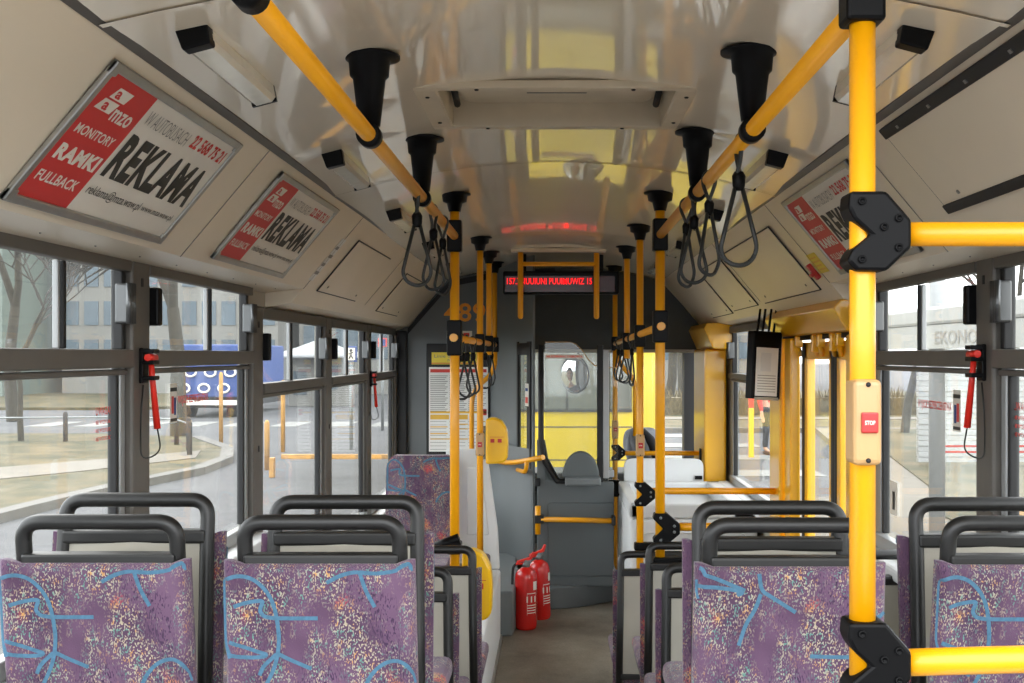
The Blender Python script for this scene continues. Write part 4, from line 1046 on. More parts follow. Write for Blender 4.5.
# wheel box and shell on the left
t = thing('wheel_box', 'light grey wheel box and tall shell panel on the left of the walkway', 'wheel box', (-0.7, 6.0, 0))
MB().box(-1.19, -0.31, 5.05, 6.55, 0.0, 0.40, 0, 0.015).build('box_body', ['lightgrey'], t)
b = MB(); b.prism([(-0.62, 6.53, 0.40), (-0.315, 6.53, 0.40), (-0.325, 6.53, 0.62), (-0.385, 6.53, 1.05), (-0.41, 6.53, 1.085), (-0.62, 6.53, 1.085)], (0, 0.05, 0), 0, 0.01)
b.prism([(-0.50, 6.52, 0.60), (-0.375, 6.52, 0.60), (-0.42, 6.52, 0.98), (-0.50, 6.52, 0.98)], (0, 0.02, 0), 0, 0.006)
b.build('shell_panel', ['lightgrey'], t)
b = MB(); b.box(-0.318, -0.300, 5.05, 6.55, 0.0, 0.03, 0, 0.003); b.build('floor_strip', ['alu'], t)
# yellow validators
def validator(x, y, z0, z1, w, label, side=1):
    t = thing('ticket_validator', label, 'ticket machine', (x, y, z0))
    h = z1-z0; P = [(0, 0.0), (0, h*0.96), (w*0.35, h), (w*0.72, h*0.93), (w*0.95, h*0.75), (w, h*0.5), (w*0.98, h*0.12), (w*0.80, 0.03*h), (w*0.4, -0.0)]
    b = MB(); b.prism([(x+side*p[0], y-0.05, z0+p[1]) for p in P], (0, 0.09, 0), 0, 0.012); b.build('yellow_case', ['yellow_b'], t)
    b = MB()
    for i in range(2): b.box(x+side*w*(0.22+0.32*i)-(0.0 if side > 0 else 0.02), x+side*w*(0.22+0.32*i)+0.022, y-0.0525, y-0.050, z0+h*0.46, z0+h*0.54, 0)
    b.box(x+w*0.2, x+w*0.8, y-0.052, y-0.0502, z0+h*0.575, z0+h*0.583, 0)
    b.build('red_mark', ['redink'], t)
    b = MB(); b.box(x-0.05, x+0.005, y-0.035, y+0.035, z0+h*0.1, z0+h*0.8, 0, 0.006)
    for zz in (0.2, 0.65): b.lathe([(0.0, 0), (0.016, 0), (0.016, 0.004), (0, 0.004)], (x-0.022, y-0.036, z0+h*zz), Matrix.Rotation(PI/2, 4, 'X'), 12, 1)
    b.build('pole_mount', ['steel', 'seal'], t)
    return t
validator(-0.385, 6.42, ZC-0.605, ZC-0.345, 0.125, 'yellow ticket validator beside the stop button pole, upper one')
validator(-0.385, 4.80, 0.515, 0.815, 0.125, 'large yellow ticket validator low behind the left aisle seat')
# right front luggage box
t = thing('luggage_box', 'light grey luggage box with raised rim on the right front', 'luggage box', (0.8, 7.3, 0))
b = MB(); b.box(0.43, 1.165, 6.60, 7.80, 0.0, 0.68, 0, 0.02)
b.build('box_body', ['lightgrey'], t)
b = MB(); 
for q in ((0.43, 1.165, 6.60, 6.66), (0.43, 1.165, 7.74, 7.80), (0.43, 0.50, 6.6, 7.8), (1.02, 1.165, 6.6, 7.8)): b.box(q[0], q[1], q[2], q[3], 0.68, 0.765, 0, 0.012)
b.build('raised_rim', ['lightgrey'], t)
b = MB(); b.tube(fillet([(0.50, 6.598, 0.05), (0.50, 6.598, 0.60), (1.10, 6.598, 0.60), (1.10, 6.598, 0.05)], 0.05), 0.005, 6)
b.build('front_moulding', ['lightgrey'], t)
t = thing('barrier_panel', 'light grey rounded barrier panel below the windscreen', 'panel', (0.74, 7.83, 0.0))
b = MB(); b.prism(fillet([(0.469, 7.82, 0.60), (0.469, 7.82, 0.915), (1.01, 7.82, 0.915), (1.01, 7.82, 0.60)], 0.06), (0, 0.022, 0), 0, 0.005); b.build('panel_sheet', ['lightgrey'], t)
b = MB(); b.box(0.95, 1.0, 7.80, 7.82, 0.775, 0.80, 0, 0.004); b.build('corner_latch', ['black'], t)
b = MB(); b.box(0.50, 0.56, 7.823, 7.845, 0.0, 0.62, 0, 0.004).box(0.90, 0.96, 7.823, 7.845, 0.0, 0.62, 0, 0.004); b.build_each('leg', ['lightgrey'], t)
# jacket slung over the barrier / dashboard
random.seed(3)
def jk(u, v):
    a = u*2*PI; r = math.sin(PI*v)**0.75
    x = 0.69+0.157*r*math.cos(a)*(1+0.16*math.sin(3*a+1)); y = 9.52+(0.13+0.02*math.sin(7*a+9*v))*r*math.sin(a)
    z = 0.66+0.36*(0.5-0.5*math.cos(PI*v))**0.9+(0.016*math.sin(5*a)+0.014*math.sin(9*a+6*v)+0.012*math.sin(17*v+3*a))*r
    return (x+0.05*(1-v), y, z)
b = MB(); b.sheet(jk, frange(0, 1, 36), frange(0, 1, 14), 0)
o = tag(b.build('jacket', ['jacket']), 'crumpled grey jacket with black sleeve lying over the dashboard by the windscreen', 'jacket')
b = MB(); b.tube([(0.72, 9.46, 1.00), (0.775, 9.42, 0.93), (0.82, 9.42, 0.84), (0.86, 9.44, 0.72)], [0.025, 0.04, 0.045, 0.04], 12)
b.build('sleeve', ['blackcloth'], o)

# ------------------------------------------------------------------ fire extinguishers
def extinguisher(loc, rz, label, tilt=0.0):
    t = thing('fire_extinguisher', label, 'fire extinguisher', loc, rz, 'fire extinguishers by the cab')
    t.rotation_euler = (0, tilt, rz)
    b = MB(); b.lathe([(0.0, 0), (0.058, 0), (0.062, 0.006), (0.066, 0.02), (0.066, 0.30), (0.063, 0.322), (0.052, 0.343), (0.032, 0.357), (0.020, 0.362), (0.018, 0.37), (0, 0.37)], seg=32)
    b.build('cylinder_body', ['redp'], t, local=True)
    b = MB(); b.lathe([(0, 0.365), (0.022, 0.365), (0.022, 0.385), (0.014, 0.392), (0.014, 0.405), (0, 0.405)], seg=18); b.box(-0.012, 0.03, -0.012, 0.012, 0.385, 0.405, 0, 0.003)
    b.build('valve', ['steel'], t, local=True)
    b = MB(); b.prism([(-0.055, -0.012, 0.385), (0.035, -0.012, 0.410), (0.048, -0.012, 0.450), (0.038, -0.012, 0.452), (0.022, -0.012, 0.422), (-0.055, -0.012, 0.398)], (0, 0.024, 0), 0, 0.002)
    b.prism([(-0.06, -0.01, 0.375), (0.02, -0.01, 0.385), (0.02, -0.01, 0.395), (-0.06, -0.01, 0.386)], (0, 0.02, 0), 0, 0.002)
    b.build('squeeze_lever', ['redplastic'], t, local=True)
    b = MB(); b.tube(fillet([(-0.012, 0.0, 0.385), (-0.075, 0.0, 0.38), (-0.082, 0.0, 0.28), (-0.072, 0, 0.12)], 0.04), 0.008, 8); b.build('hose', ['seal'], t, local=True)
    b = MB()
    def lab(u, v, a0, a1, z0, z1): a = a0+(a1-a0)*u; return (0.0668*math.cos(a), 0.0668*math.sin(a), z0+(z1-z0)*v)
    def patch(a0, a1, z0, z1, m): b.sheet(lambda u, v: lab(u, v, a0, a1, z0, z1), frange(0, 1, 6), [0, 1], m)
    patch(-0.85, -0.35, 0.235, 0.285, 0)
    for z in (0.10, 0.115, 0.13, 0.145): patch(-1.45, -0.55, z, z+0.005, 0)
    for a in frange(-1.4, -0.6, 2): patch(a-0.10, a+0.02, 0.165, 0.20, 0)
    patch(-1.45, -0.55, 0.215, 0.219, 0); patch(-1.45, -1.43, 0.09, 0.219, 0); patch(-0.57, -0.55, 0.09, 0.219, 0)
    b.build('label_print', ['white'], t, local=True)
    return t
extinguisher((-0.172, 6.82, 0.0), 0.0, 'red fire extinguisher standing on the floor, nearer of the two')
extinguisher((-0.09, 7.08, 0.0), 0.25, 'red fire extinguisher standing behind the other, closer to the cab door', -0.03)

# ------------------------------------------------------------------ emergency hammers
def hammer(s, y, z, label, cord=True):
    x = s*(W-0.03)
    t = thing('emergency_hammer', label, 'emergency hammer', (x, y, z), group='red emergency hammers')
    b = MB(); b.box(*sorted((x-s*0.012, x)), y-0.022, y+0.022, z-0.055, z+0.045, 0, 0.003)
    for zz in (0.036, 0.004, -0.040): b.box(*sorted((x-s*0.042, x-s*0.008)), y-0.024, y+0.026, z+zz-0.006, z+zz+0.006, 0, 0.002)
    b.build('holder', ['black'], t)
    b = MB(); b.tube([(x-s*0.026, y-0.028, z+0.018), (x-s*0.026, y+0.028, z+0.016)], [0.010, 0.013], 10)
    b.tube([(x-s*0.026, y, z+0.014), (x-s*0.028, y+0.012, z-0.06), (x-s*0.034, y+0.03, z-0.185)], [0.008, 0.0085, 0.010], 10)
    b.build('hammer', ['redplastic'], t)
    if cord:
        b = MB(); b.tube(fillet([(x-s*0.034, y+0.03, z-0.185), (x-s*0.06, y-0.01, z-0.25), (x-s*0.02, y-0.06, z-0.27), (x-s*0.0, y-0.01, z-0.17), (x-s*0.005, y, z-0.06)], 0.06), 0.0022, 6); b.build('tether', ['cord'], t)
    return t
hammer(-1, 3.255, 1.595, 'red hammer in a black clip between the two nearest left windows')
hammer(-1, 7.28, 1.475, 'small red hammer on the far left window pillar')
hammer(1, 3.14, 1.605, 'red hammer in a black clip with a looped tether on the right window pillar')

# ------------------------------------------------------------------ right doorway
t = thing('doorway_housing', 'glossy yellow mechanism cover above the middle door', 'door housing', (1.1, 5.1, 1.72))
b = MB(); b.prism([(1.095, 4.40, 1.835), (1.065, 4.40, 1.80), (1.115, 4.40, 1.715), (1.195, 4.40, 1.705), (1.195, 4.40, 1.835)], (0, 1.46, 0), 0, 0.005); b.build('cover', ['ypanel'], t)
b = MB()
for (y, dz) in ((4.62, 0.05), (4.72, 0.07), (4.95, 0.05), (5.06, 0.075), (5.40, 0.05)): b.box(1.13, 1.165, y, y+0.03, 1.705-dz, 1.71, 0, 0.006); b.tube([(1.14, y+0.015, 1.68), (1.17, y+0.08, 1.62)], 0.012, 8)
b.build_each('drive_arm', ['ypanel'], t)
b = MB(); b.box(1.15, 1.2, 4.44, 5.80, 1.69, 1.72, 0); b.build('drive_shaft', ['black'], t)
def leaf(y0, y1, label):
    t = thing('door_leaf', label, 'door', (1.19, (y0+y1)/2, 0.0), group='leaves of the middle door')
    b = MB(); x0, x1 = 1.175, 1.215
    b.box(x0, x1, y0, y0+0.055, 0.02, 1.68, 0, 0.006).box(x0, x1, y1-0.055, y1, 0.02, 1.68, 0, 0.006).box(x0, x1, y0, y1, 1.60, 1.68, 0, 0.006).box(x0, x1, y0, y1, 0.02, 0.16, 0, 0.006)
    b.build('leaf_frame', ['ypanel'], t)
    MB().box(1.19, 1.196, y0+0.05, y1-0.05, 0.16, 1.62).build('door_glass', ['glass'], t)
    b = MB(); b.box(x0-0.004, x1, y0-0.035, y0+0.005, 0.02, 1.68, 0, 0.004).box(x0-0.004, x1, y1-0.005, y1+0.04, 0.02, 1.68, 0, 0.004); b.build_each('rubber_seal', ['seal'], t)
leaf(4.52, 4.80, 'narrow yellow door leaf nearest the foreground pole'); leaf(4.88, 5.42, 'yellow glazed door leaf farther along the doorway')
for (x_, ya_, yb_, lb_) in ((1.12, 5.48, 5.62, 'narrow yellow upright beside the glazed door leaf'), (1.10, 5.64, 5.90, 'broad yellow upright at the far end of the middle doorway'), (1.12, 4.30, 4.44, 'yellow upright at the near end of the doorway, right behind the foreground pole')):
    tag(MB().box(x_, 1.17, ya_, yb_, 0.0, 1.70, 0, 0.012).build('door_post', ['ypanel']), lb_, 'door post')
# front yellow column and housing
t = thing('yellow_column', 'yellow column with glossy housing on top at the front door', 'column', (1.14, 8.2, 0))
MB().box(1.02, 1.17, 7.85, 8.45, 0.0, 1.66, 0, 0.015).build('column_body', ['ypanel'], t)
b = MB(); b.prism([(1.02, 7.72, 1.835), (1.00, 7.72, 1.80), (1.06, 7.72, 1.665), (1.195, 7.72, 1.655), (1.195, 7.72, 1.835)], (0, 1.28, 0), 0, 0.005); b.build('top_housing', ['ypanel'], t)
b = MB(); b.box(1.01, 1.03, 8.0, 8.07, 0.885, 0.965, 0, 0.003); b.build('rail_plate', ['seal'], t)
# hanging timetable holder
HYY = 5.62
t = thing('leaflet_holder', 'black hanging leaflet holder with a grey sheet in front of the right window', 'holder', (1.02, HYY, 1.40))
Tm = Matrix.Translation((1.02, HYY, 1.57)) @ Matrix.Rotation(0.42, 4, 'Z') @ Matrix.Rotation(0.05, 4, 'Y')
MB().box(-0.082, 0.082, -0.03, 0.03, -0.165, 0.165, 0, 0.006, T=Tm).build('holder_case', ['black'], t)
b = MB(); b.box(-0.066, 0.060, -0.033, -0.031, -0.15, 0.085, 0, T=Tm)
for i in range(7): b.box(-0.055, 0.05, -0.0335, -0.033, -0.13+0.013*i, -0.127+0.013*i, 1, T=Tm)
b.box(-0.04, 0.02, -0.0335, -0.033, -0.03, 0.06, 2, T=Tm); b.build('sheet', ['paper', 'greyink', 'lightgrey'], t)
b = MB()
for x in (-0.045, -0.015, 0.02, 0.05):
    p0 = Tm @ Vector((x, 0, 0.16)); p1 = Vector((p0.x+0.02, p0.y+0.03, 1.845)); b.tube([p0, p1], 0.006, 6)
b.build_each('hanger_strap', ['black'], t)
b = MB(); b.box(-0.07, 0.06, -0.05, -0.03, -0.17, -0.155, 0, 0.004, T=Tm); b.build('lower_lip', ['panelback'], t)

# ------------------------------------------------------------------ mirror and driver
MC = at(573.5, 374.5, 8.95)
HEADD = Vector((-0.54, 8.98, 1.42))
mir = thing('driver_mirror', 'round interior mirror reflecting the driver', 'mirror', MC)
d1 = (Vector((0, 0, ZC))-MC).normalized(); d2 = (HEADD-MC).normalized(); nn = (d1*1.12+d2).normalized()
q = nn.to_track_quat('Z', 'Y').to_matrix().to_4x4()
b = MB(); prof = []
Rm = 0.142
b.lathe([(0, 0.006)]+[(Rm*k/8, 0.006-0.012*(k/8)**2+0.0) for k in range(1, 9)]+[(Rm, -0.02), (0, -0.02)], MC, q, 40); b.build('mirror_glass', ['mirror'], mir)
b = MB(); b.lathe([(0, -0.03), (Rm+0.004, -0.026), (Rm+0.009, -0.014), (Rm+0.004, -0.012), (Rm-0.01, -0.021), (0, -0.021)], MC, q, 40); b.build('mirror_rim', ['seal'], mir)
b = MB(); b.tube(fillet([MC-nn*0.02, MC-nn*0.08+Vector((0, 0, 0.1)), Vector((MC.x-0.02, 9.1, 1.9)), Vector((MC.x-0.02, 9.1, 2.33))], 0.08), 0.009, 8); b.build('mirror_arm', ['black'], mir)

def skinned(name, joints, edges, mats, parent, sub=1):
    """joints: list of (pos, radius)"""
    me = bpy.data.meshes.new(name); me.from_pydata([j[0] for j in joints], edges, []); me.materials.append(M[mats])
    o = bpy.data.objects.new(name, me); COL.objects.link(o); o.parent = parent
    sk = o.modifiers.new('s', 'SKIN'); sk.use_smooth_shade = True
    ss = o.modifiers.new('u', 'SUBSURF'); ss.levels = sub; ss.render_levels = sub
    bpy.context.view_layer.update()
    for v, j in zip(me.skin_vertices[0].data, joints):
        r = j[1]; v.radius = r if isinstance(r, tuple) else (r, r)
    me.skin_vertices[0].data[0].use_root = True
    return o
def head_mesh(c, sc_=1.0, face='-Y'):
    b = bmesh.new(); bmesh.ops.create_uvsphere(b, u_segments=24, v_segments=18, radius=1)
    for v in b.verts:
        x, y, z = v.co
        wx = 0.074*(1.0-0.22*max(0, -z)**1.4); wy = 0.094*(1-0.12*max(0, -z))
        nx, ny, nz = x*wx, y*wy, z*0.115
        if y < -0.55 and abs(x) < 0.45 and -0.9 < z < 0.3: ny -= 0.006
        v.co = Vector((nx, ny, nz))*sc_
    mb = MB(); mb._merge(b, 0, True)
    mb.prism([(-0.008*sc_, -0.086*sc_, 0.02*sc_), (0.008*sc_, -0.086*sc_, 0.02*sc_), (0.016*sc_, -0.090*sc_, -0.028*sc_), (0, -0.118*sc_, -0.024*sc_), (-0.016*sc_, -0.090*sc_, -0.028*sc_)], (0, 0.02*sc_, 0), 0)
    for s in (-1, 1):
        mb.ball((s*0.075*sc_, 0.005, -0.005), 0.026*sc_, 0, (0.35, 0.8, 1.25)); mb.ball((s*0.030*sc_, -0.084*sc_, 0.012*sc_), 0.011*sc_, 1, (1.2, 0.6, 0.7)); mb.ball((s*0.030*sc_, -0.091*sc_, 0.012*sc_), 0.005*sc_, 2, (1, 0.5, 1))
        mb.box(s*0.030*sc_-0.014*sc_, s*0.030*sc_+0.014*sc_, -0.092*sc_, -0.084*sc_, 0.028*sc_, 0.034*sc_, 3, 0.002)
    mb.box(-0.022*sc_, 0.022*sc_, -0.094*sc_, -0.082*sc_, -0.056*sc_, -0.047*sc_, 4, 0.003)
    for v in mb.bm.verts: v.co += Vector(c)
    return mb
def hair_mesh(c, sc_=1.0):
    b = bmesh.new(); bmesh.ops.create_uvsphere(b, u_segments=24, v_segments=16, radius=1)
    dl = [v for v in b.verts if v.co.z < -0.35 or (v.co.y < -0.35 and v.co.z < 0.55)]
    bmesh.ops.delete(b, geom=dl, context='VERTS')
    for v in b.verts: v.co = Vector((v.co.x*0.081, v.co.y*0.101+0.006, v.co.z*0.122+0.006))*sc_+Vector(c)
    mb = MB(); mb._merge(b, 0, True); return mb

def person(label, loc, rz, sit, jacket, trousers, shoes='blackcloth', hgt=1.0, bag=False):
    """figure facing local -Y"""
    t = thing('person', label, 'person', loc, rz); t.scale = (hgt,)*3
    if sit: hip = 0.52; kz = 0.50; ky = -0.45; fz = 0.05; fy = -0.50
    else: hip = 0.92; kz = 0.50; ky = -0.02; fz = 0.07; fy = 0.02
    sh = hip+0.52
    hand = (0.24, -0.05, hip-0.10) if not sit else (0.12, -0.20, hip+0.13)
    elb = (0.26, 0.02, hip+0.20) if not sit else (0.26, 0.02, hip+0.20)
    J = [((0, 0, hip), (0.15, 0.10)), ((0, 0.0, hip+0.22), (0.135, 0.10)), ((0, 0, sh-0.08), (0.16, 0.11)), ((0, -0.005, sh+0.03), (0.07, 0.06)), ((0, -0.01, sh+0.13), (0.05, 0.05))]
    E = [(0, 1), (1, 2), (2, 3), (3, 4)]
    for s in (-1, 1):
        n = len(J)
        J += [((s*0.17, 0, sh-0.02), 0.055), ((s*elb[0], elb[1], elb[2]), 0.042), ((s*hand[0], hand[1], hand[2]), 0.030)]
        E += [(2, n), (n, n+1), (n+1, n+2)]
        dr = (Vector((s*hand[0], hand[1], hand[2]))-Vector((s*elb[0], elb[1], elb[2]))).normalized(); w = Vector((s*hand[0], hand[1], hand[2]))
        side = dr.cross(Vector((0, 1, 0) if abs(dr.y) < 0.7 else (0, 0, 1))).normalized()
        p = len(J); J.append((tuple(w+dr*0.05), (0.032, 0.016))); E.append((n+2, p))
        for k, (off, ln) in enumerate(((-0.030, 0.070), (-0.010, 0.080), (0.010, 0.075), (0.030, 0.060))):
            a = w+dr*0.085+side*off; c_ = w+dr*(0.085+ln*0.5)+side*off+Vector((0, 0, -0.008)); d = w+dr*(0.085+ln)+side*off+Vector((0, 0, -0.025))
            q_ = len(J); J += [(tuple(a), 0.009), (tuple(c_), 0.008), (tuple(d), 0.007)]; E += [(p, q_), (q_, q_+1), (q_+1, q_+2)]
        q_ = len(J); J += [(tuple(w+dr*0.03+side*-0.045), 0.010), (tuple(w+dr*0.07+side*-0.06), 0.009)]; E += [(n+2, q_), (q_, q_+1)]
        n = len(J)
        J += [((s*0.095, -0.02 if sit else 0, hip-0.05), 0.085), ((s*0.11, ky, kz), 0.055), ((s*0.11, fy, fz+0.05), 0.040), ((s*0.12, fy-0.14, fz), 0.030)]
        E += [(0, n), (n, n+1), (n+1, n+2), (n+2, n+3)]
    bd = skinned('body', J, E, 'skin', t)
    hd = head_mesh((0, -0.02, sh+0.24)).build('head', ['skin', 'white', 'ink', 'hair', 'redink'], t, local=True)
    hair_mesh((0, -0.02, sh+0.24)).build('hair', ['hair'], t, local=True)
    JJ = [((0, 0, hip-0.06), (0.175, 0.125)), ((0, 0, hip+0.22), (0.155, 0.12)), ((0, 0, sh-0.08), (0.18, 0.13)), ((0, 0, sh+0.035), (0.085, 0.075))]; EE = [(0, 1), (1, 2), (2, 3)]
    for s in (-1, 1):
        n = len(JJ); e = Vector((s*elb[0], elb[1], elb[2])); w = Vector((s*hand[0], hand[1], hand[2]))
        JJ += [((s*0.175, 0, sh-0.02), 0.070), (tuple(e), 0.056), (tuple(e.lerp(w, 0.93)), 0.044)]; EE += [(2, n), (n, n+1), (n+1, n+2)]
    skinned('jacket', JJ, EE, jacket, t)
    TT = [((0, 0, hip), (0.16, 0.11))]; TE = []
    for s in (-1, 1):
        n = len(TT); TT += [((s*0.095, -0.02 if sit else 0, hip-0.06), 0.098), ((s*0.11, ky, kz), 0.068), ((s*0.11, fy, fz+0.06), 0.055)]; TE += [(0, n), (n, n+1), (n+1, n+2)]
    skinned('trousers', TT, TE, trousers, t)
    for s in (-1, 1):
        b = MB(); b.ball((s*0.115, fy-0.06, 0.045), 0.05, 0, (0.95, 2.5, 0.9)); b.build('shoe', [shoes], t, local=True)
    if bag:
        b = MB(); b.box(0.12, 0.36, -0.20, -0.06, hip-0.42, hip-0.12, 0, 0.04, 3); b.tube([(0.17, -0.13, hip-0.14), (0.24, -0.13, hip-0.03), (0.31, -0.13, hip-0.14)], 0.012, 8)
        o = tag(b.build('handbag', ['blackcloth']), 'black bag held by the red-jacketed person outside', 'bag'); o.location = Vector(loc)+Matrix.Rotation(rz, 3, 'Z') @ Vector((0.24, -0.13, hip-0.42))
    return t
# driver, facing the mirror
hx = HEADD
ang = math.atan2(MC.x-hx.x, -(MC.y-hx.y))
person('driver in dark clothes seated in the cab behind the grey partition', (hx.x, hx.y, hx.z-0.52-0.52-0.24), ang, True, 'blackcloth', 'blackcloth')
t = thing('driver_chair', 'grey driver seat inside the cab behind the partition', 'seat', (hx.x, hx.y, 0.13))
MB().box(hx.x-0.25, hx.x+0.25, hx.y-0.25, hx.y+0.22, 0.42, 0.52, 0, 0.03).build('seat_cushion', ['greywall'], t)
MB().box(hx.x-0.33, hx.x-0.22, hx.y-0.22, hx.y+0.22, 0.5, 1.15, 0, 0.03).build('backrest', ['greywall'], t)
MB().box(hx.x-0.12, hx.x+0.12, hx.y-0.12, hx.y+0.12, 0.0, 0.43, 0, 0.02).build('pedestal', ['black'], t)

# ================================================================== OUTSIDE
GZ = -0.35
def gp(px, py):   # ground point seen at a pixel
    Y = (ZC-GZ)*F/(py-CY); return Vector(((px-CX)*Y/F, Y, GZ))
def flat(name, pts, z0, z1, m, **kw):
    b = MB(); b.prism([(p[0], p[1], z0) for p in pts], (0, 0, z1-z0), 0); o = b.build(name, [m]); o['kind'] = 'structure'; return o
flat('road', [(-160, -40), (160, -40), (160, 260), (-160, 260)], GZ-0.3, GZ, 'asphalt')
def verge(name, pts, m='grass', h=0.10):
    o = flat(name, pts, GZ-0.05, GZ+h, m); return o
# left verge: kerb line curving in
KL = [(-7.2, -8), (-6.9, 8), (-6.55, 14.3), (-6.3, 16.8), (-5.9, 19.0), (-6.0, 21.0), (-6.6, 23.2), (-8.2, 26.3)]
verge('grass_verge', [(-60, -8)]+KL+[(-11, 27.5), (-60, 27.5)])
b = MB(); kp = [Vector((x, y, GZ+0.05)) for x, y in KL]
for a, c_ in zip(kp, kp[1:]):
    d = (c_-a).normalized(); n_ = Vector((d.y, -d.x, 0))*0.12
    b.prism([a-n_+Vector((0, 0, -0.1)), a+n_+Vector((0, 0, -0.1)), c_+n_+Vector((0, 0, -0.1)), c_-n_+Vector((0, 0, -0.1))], (0, 0, 0.17), 0)
o = b.build('kerb', ['kerb']); o['kind'] = 'structure'
verge('footpath', [(-60, 12.0), (-9.6, 15.3), (-7.6, 18.4), (-6.5, 20.8), (-6.9, 22.4), (-8.0, 20.6), (-10.4, 17.4), (-60, 15.3)], 'path', 0.115)
verge('far_verge', [(-120, 41), (-15, 41), (-13, 43), (-15, 120), (-120, 120)], 'grass', 0.1)
b = MB(); rnd = random.Random(5)
for i in range(9): x = -14.6+1.35*i; b.box(x, x+0.75, 31.5, 33.8, GZ, GZ+0.012)
for i in range(4): b.box(1.0, 4.4, 18.6+2.95*i, 19.6+2.95*i, GZ, GZ+0.012)
o = b.build('road_marking', ['paint']); o['kind'] = 'structure'
# right side pavement and green
verge('pavement', [(2.3, -8), (40, -8), (40, 29.2), (6.6, 29.2), (4.6, 16.0), (2.5, 14.0)], 'path', 0.13)
verge('right_verge', [(-3, 29.3), (60, 29.3), (60, 60), (-3, 60)], 'grass', 0.08)
verge('right_lawn', [(4.4, 2), (40, 2), (40, 28.4), (7.4, 28.4), (5.0, 14.8), (4.4, 13.0)], 'grass', 0.15)
verge('far_footpath', [(-3, 33.6), (60, 33.6), (60, 34.8), (-3, 34.8)], 'path', 0.1)
b = MB(); b.box(-3, 60, 29.1, 29.3, GZ-0.05, GZ+0.12); o = b.build('kerb', ['kerb']); o['kind'] = 'structure'

def hedge(x0, x1, y0, y1, h, label, seed):
    r = random.Random(seed); b = MB()
    n = int(min(2600, (x1-x0)*(h)*130))
    bm = b.bm
    for i in range(n):
        p = Vector((r.uniform(x0, x1), r.uniform(y0, y1), GZ+0.05+r.random()*h*0.6)); d = Vector((r.uniform(-.5, .5), r.uniform(-.5, .5), 1)).normalized()*h*r.uniform(0.3, 0.5)
        w = Vector((0.02, 0.01, 0)); v = [bm.verts.new(q) for q in (p-w, p+w, p+d)]; bm.faces.new(v)
    b.box(x0, x1, y0+0.2, y1-0.2, GZ, GZ+h*0.62)
    o = b.build('hedge', ['hedge']); return tag(o, label, 'hedge')
hedge(-60, -14.5, 28.2, 29.2, 1.15, 'bare brown hedge across the road seen through the left windows', 1)
hedge(0.0, 14, 36.0, 37.2, 1.0, 'brown and green hedge behind the white road lines ahead', 2)

def tree(x, y, h, label, seed, r0=0.22, spread=0.5, lean_=0.0, depth=5, mt='bark'):
    r = random.Random(seed); t = thing('bare_tree', label, 'tree', (x, y, GZ), group='bare trees outside')
    tr = MB(); tw = MB()
    def br(p, d, L, rad, k):
        n = 3; pts = [p]; q = p.copy(); dd = d.copy()
        for i in range(n):
            dd = (dd+Vector((r.uniform(-.16, .16), r.uniform(-.16, .16), r.uniform(-.02, .12)))).normalized(); q = q+dd*L/n; pts.append(q.copy())
        rs = [max(rad, 0.017)*(1-0.30*i/n) for i in range(n+1)]
        (tr if k < 2 else tw).tube(pts, rs, 7 if k < 2 else 4, 0, caps=False)
        if k < depth:
            for j in range(2 if k == 0 else 3):
                a = r.uniform(0, 2*PI); s = r.uniform(0.35, 0.35+spread)
                nd = (dd+Vector((math.cos(a)*s, math.sin(a)*s, r.uniform(-0.05, 0.25)))).normalized()
                st = pts[-1] if j < 2 else pts[2]
                br(st, nd, L*r.uniform(0.62, 0.82), rad*0.60, k+1)
    br(Vector((x, y, GZ)), Vector((lean_, 0, 1)).normalized(), h*0.36, r0, 0)
    tr.build('trunk', [mt], t); tw.build('branches', ['twig'], t)
    return t
tree(-8.7, 26.6, 8.5, 'bare tree standing on the verge in the second left window', 11, 0.20, 0.5)
tree(-15.0, 23.0, 5.6, 'bare bushy tree in the nearest left window, left part', 12, 0.10, 0.9, depth=6)
tree(-11.6, 25.0, 5.2, 'bare thin tree in the nearest left window, right part', 13, 0.07, 0.9, depth=6)
tree(-16.0, 34.0, 9.5, 'bare tree far across the road behind the left windows', 14, 0.2, 0.6)
tree(3.95, 40.5, 10.0, 'tall bare trunk ahead to the right of the yellow bus, left one', 15, 0.19, 0.4)
tree(4.45, 39.5, 10.0, 'tall bare trunk ahead to the right of the yellow bus, right one', 16, 0.22, 0.4)
for i, (x, y) in enumerate(((8.2, 27.0), (10.6, 26.0), (13.0, 24.0), (11.5, 29.0), (8.8, 20.0), (16.0, 27.0))):
    tree(x, y, 7.0, ['bare tree behind the shelter roof, first from the left', 'bare tree behind the shelter roof, left of the white post', 'bare tree in the rightmost window above the shelter roof', 'bare tree far behind the shelter and the white post', 'bare tree close behind the slatted screen', 'bare tree at the right edge of the photo behind the shelter'][i], 20+i, 0.11, 0.8, depth=6)

def building(x0, x1, y0, y1, h, nx, nz, label, m='facade', sx=None, base=0.8):
    t = thing('office_building', label, 'building', ((x0+x1)/2, y0, GZ))
    MB().box(x0, x1, y0, y1, GZ, h).build('wall', [m], t)
    MB().box(x0-0.3, x1+0.3, y0-0.3, y1+0.3, h, h+0.3).build('roof', ['facade'], t)
    dx = (x1-x0)/nx; dz = (h-base)/nz
    for k in range(nz):
        b = MB()
        for i in range(nx):
            b.box(x0+dx*(i+0.14), x0+dx*(i+0.86), y0-0.05, y0-0.001, base+dz*(k+0.22), base+dz*(k+0.84))
        b.build('window_row', ['facglass'], t)
    return t
building(-46, -25, 52, 66, 15, 17, 8, 'greenish glass office building behind the nearest left window', 'facade_g')
building(-24, -13.5, 56, 70, 12, 11, 6, 'pale office building behind the second left window')
building(-12.9, -1.5, 58, 74, 9, 7, 3, 'light building behind the far left windows')
building(2.0, 14, 70, 84, 8, 8, 3, 'pale building far ahead behind the trees')
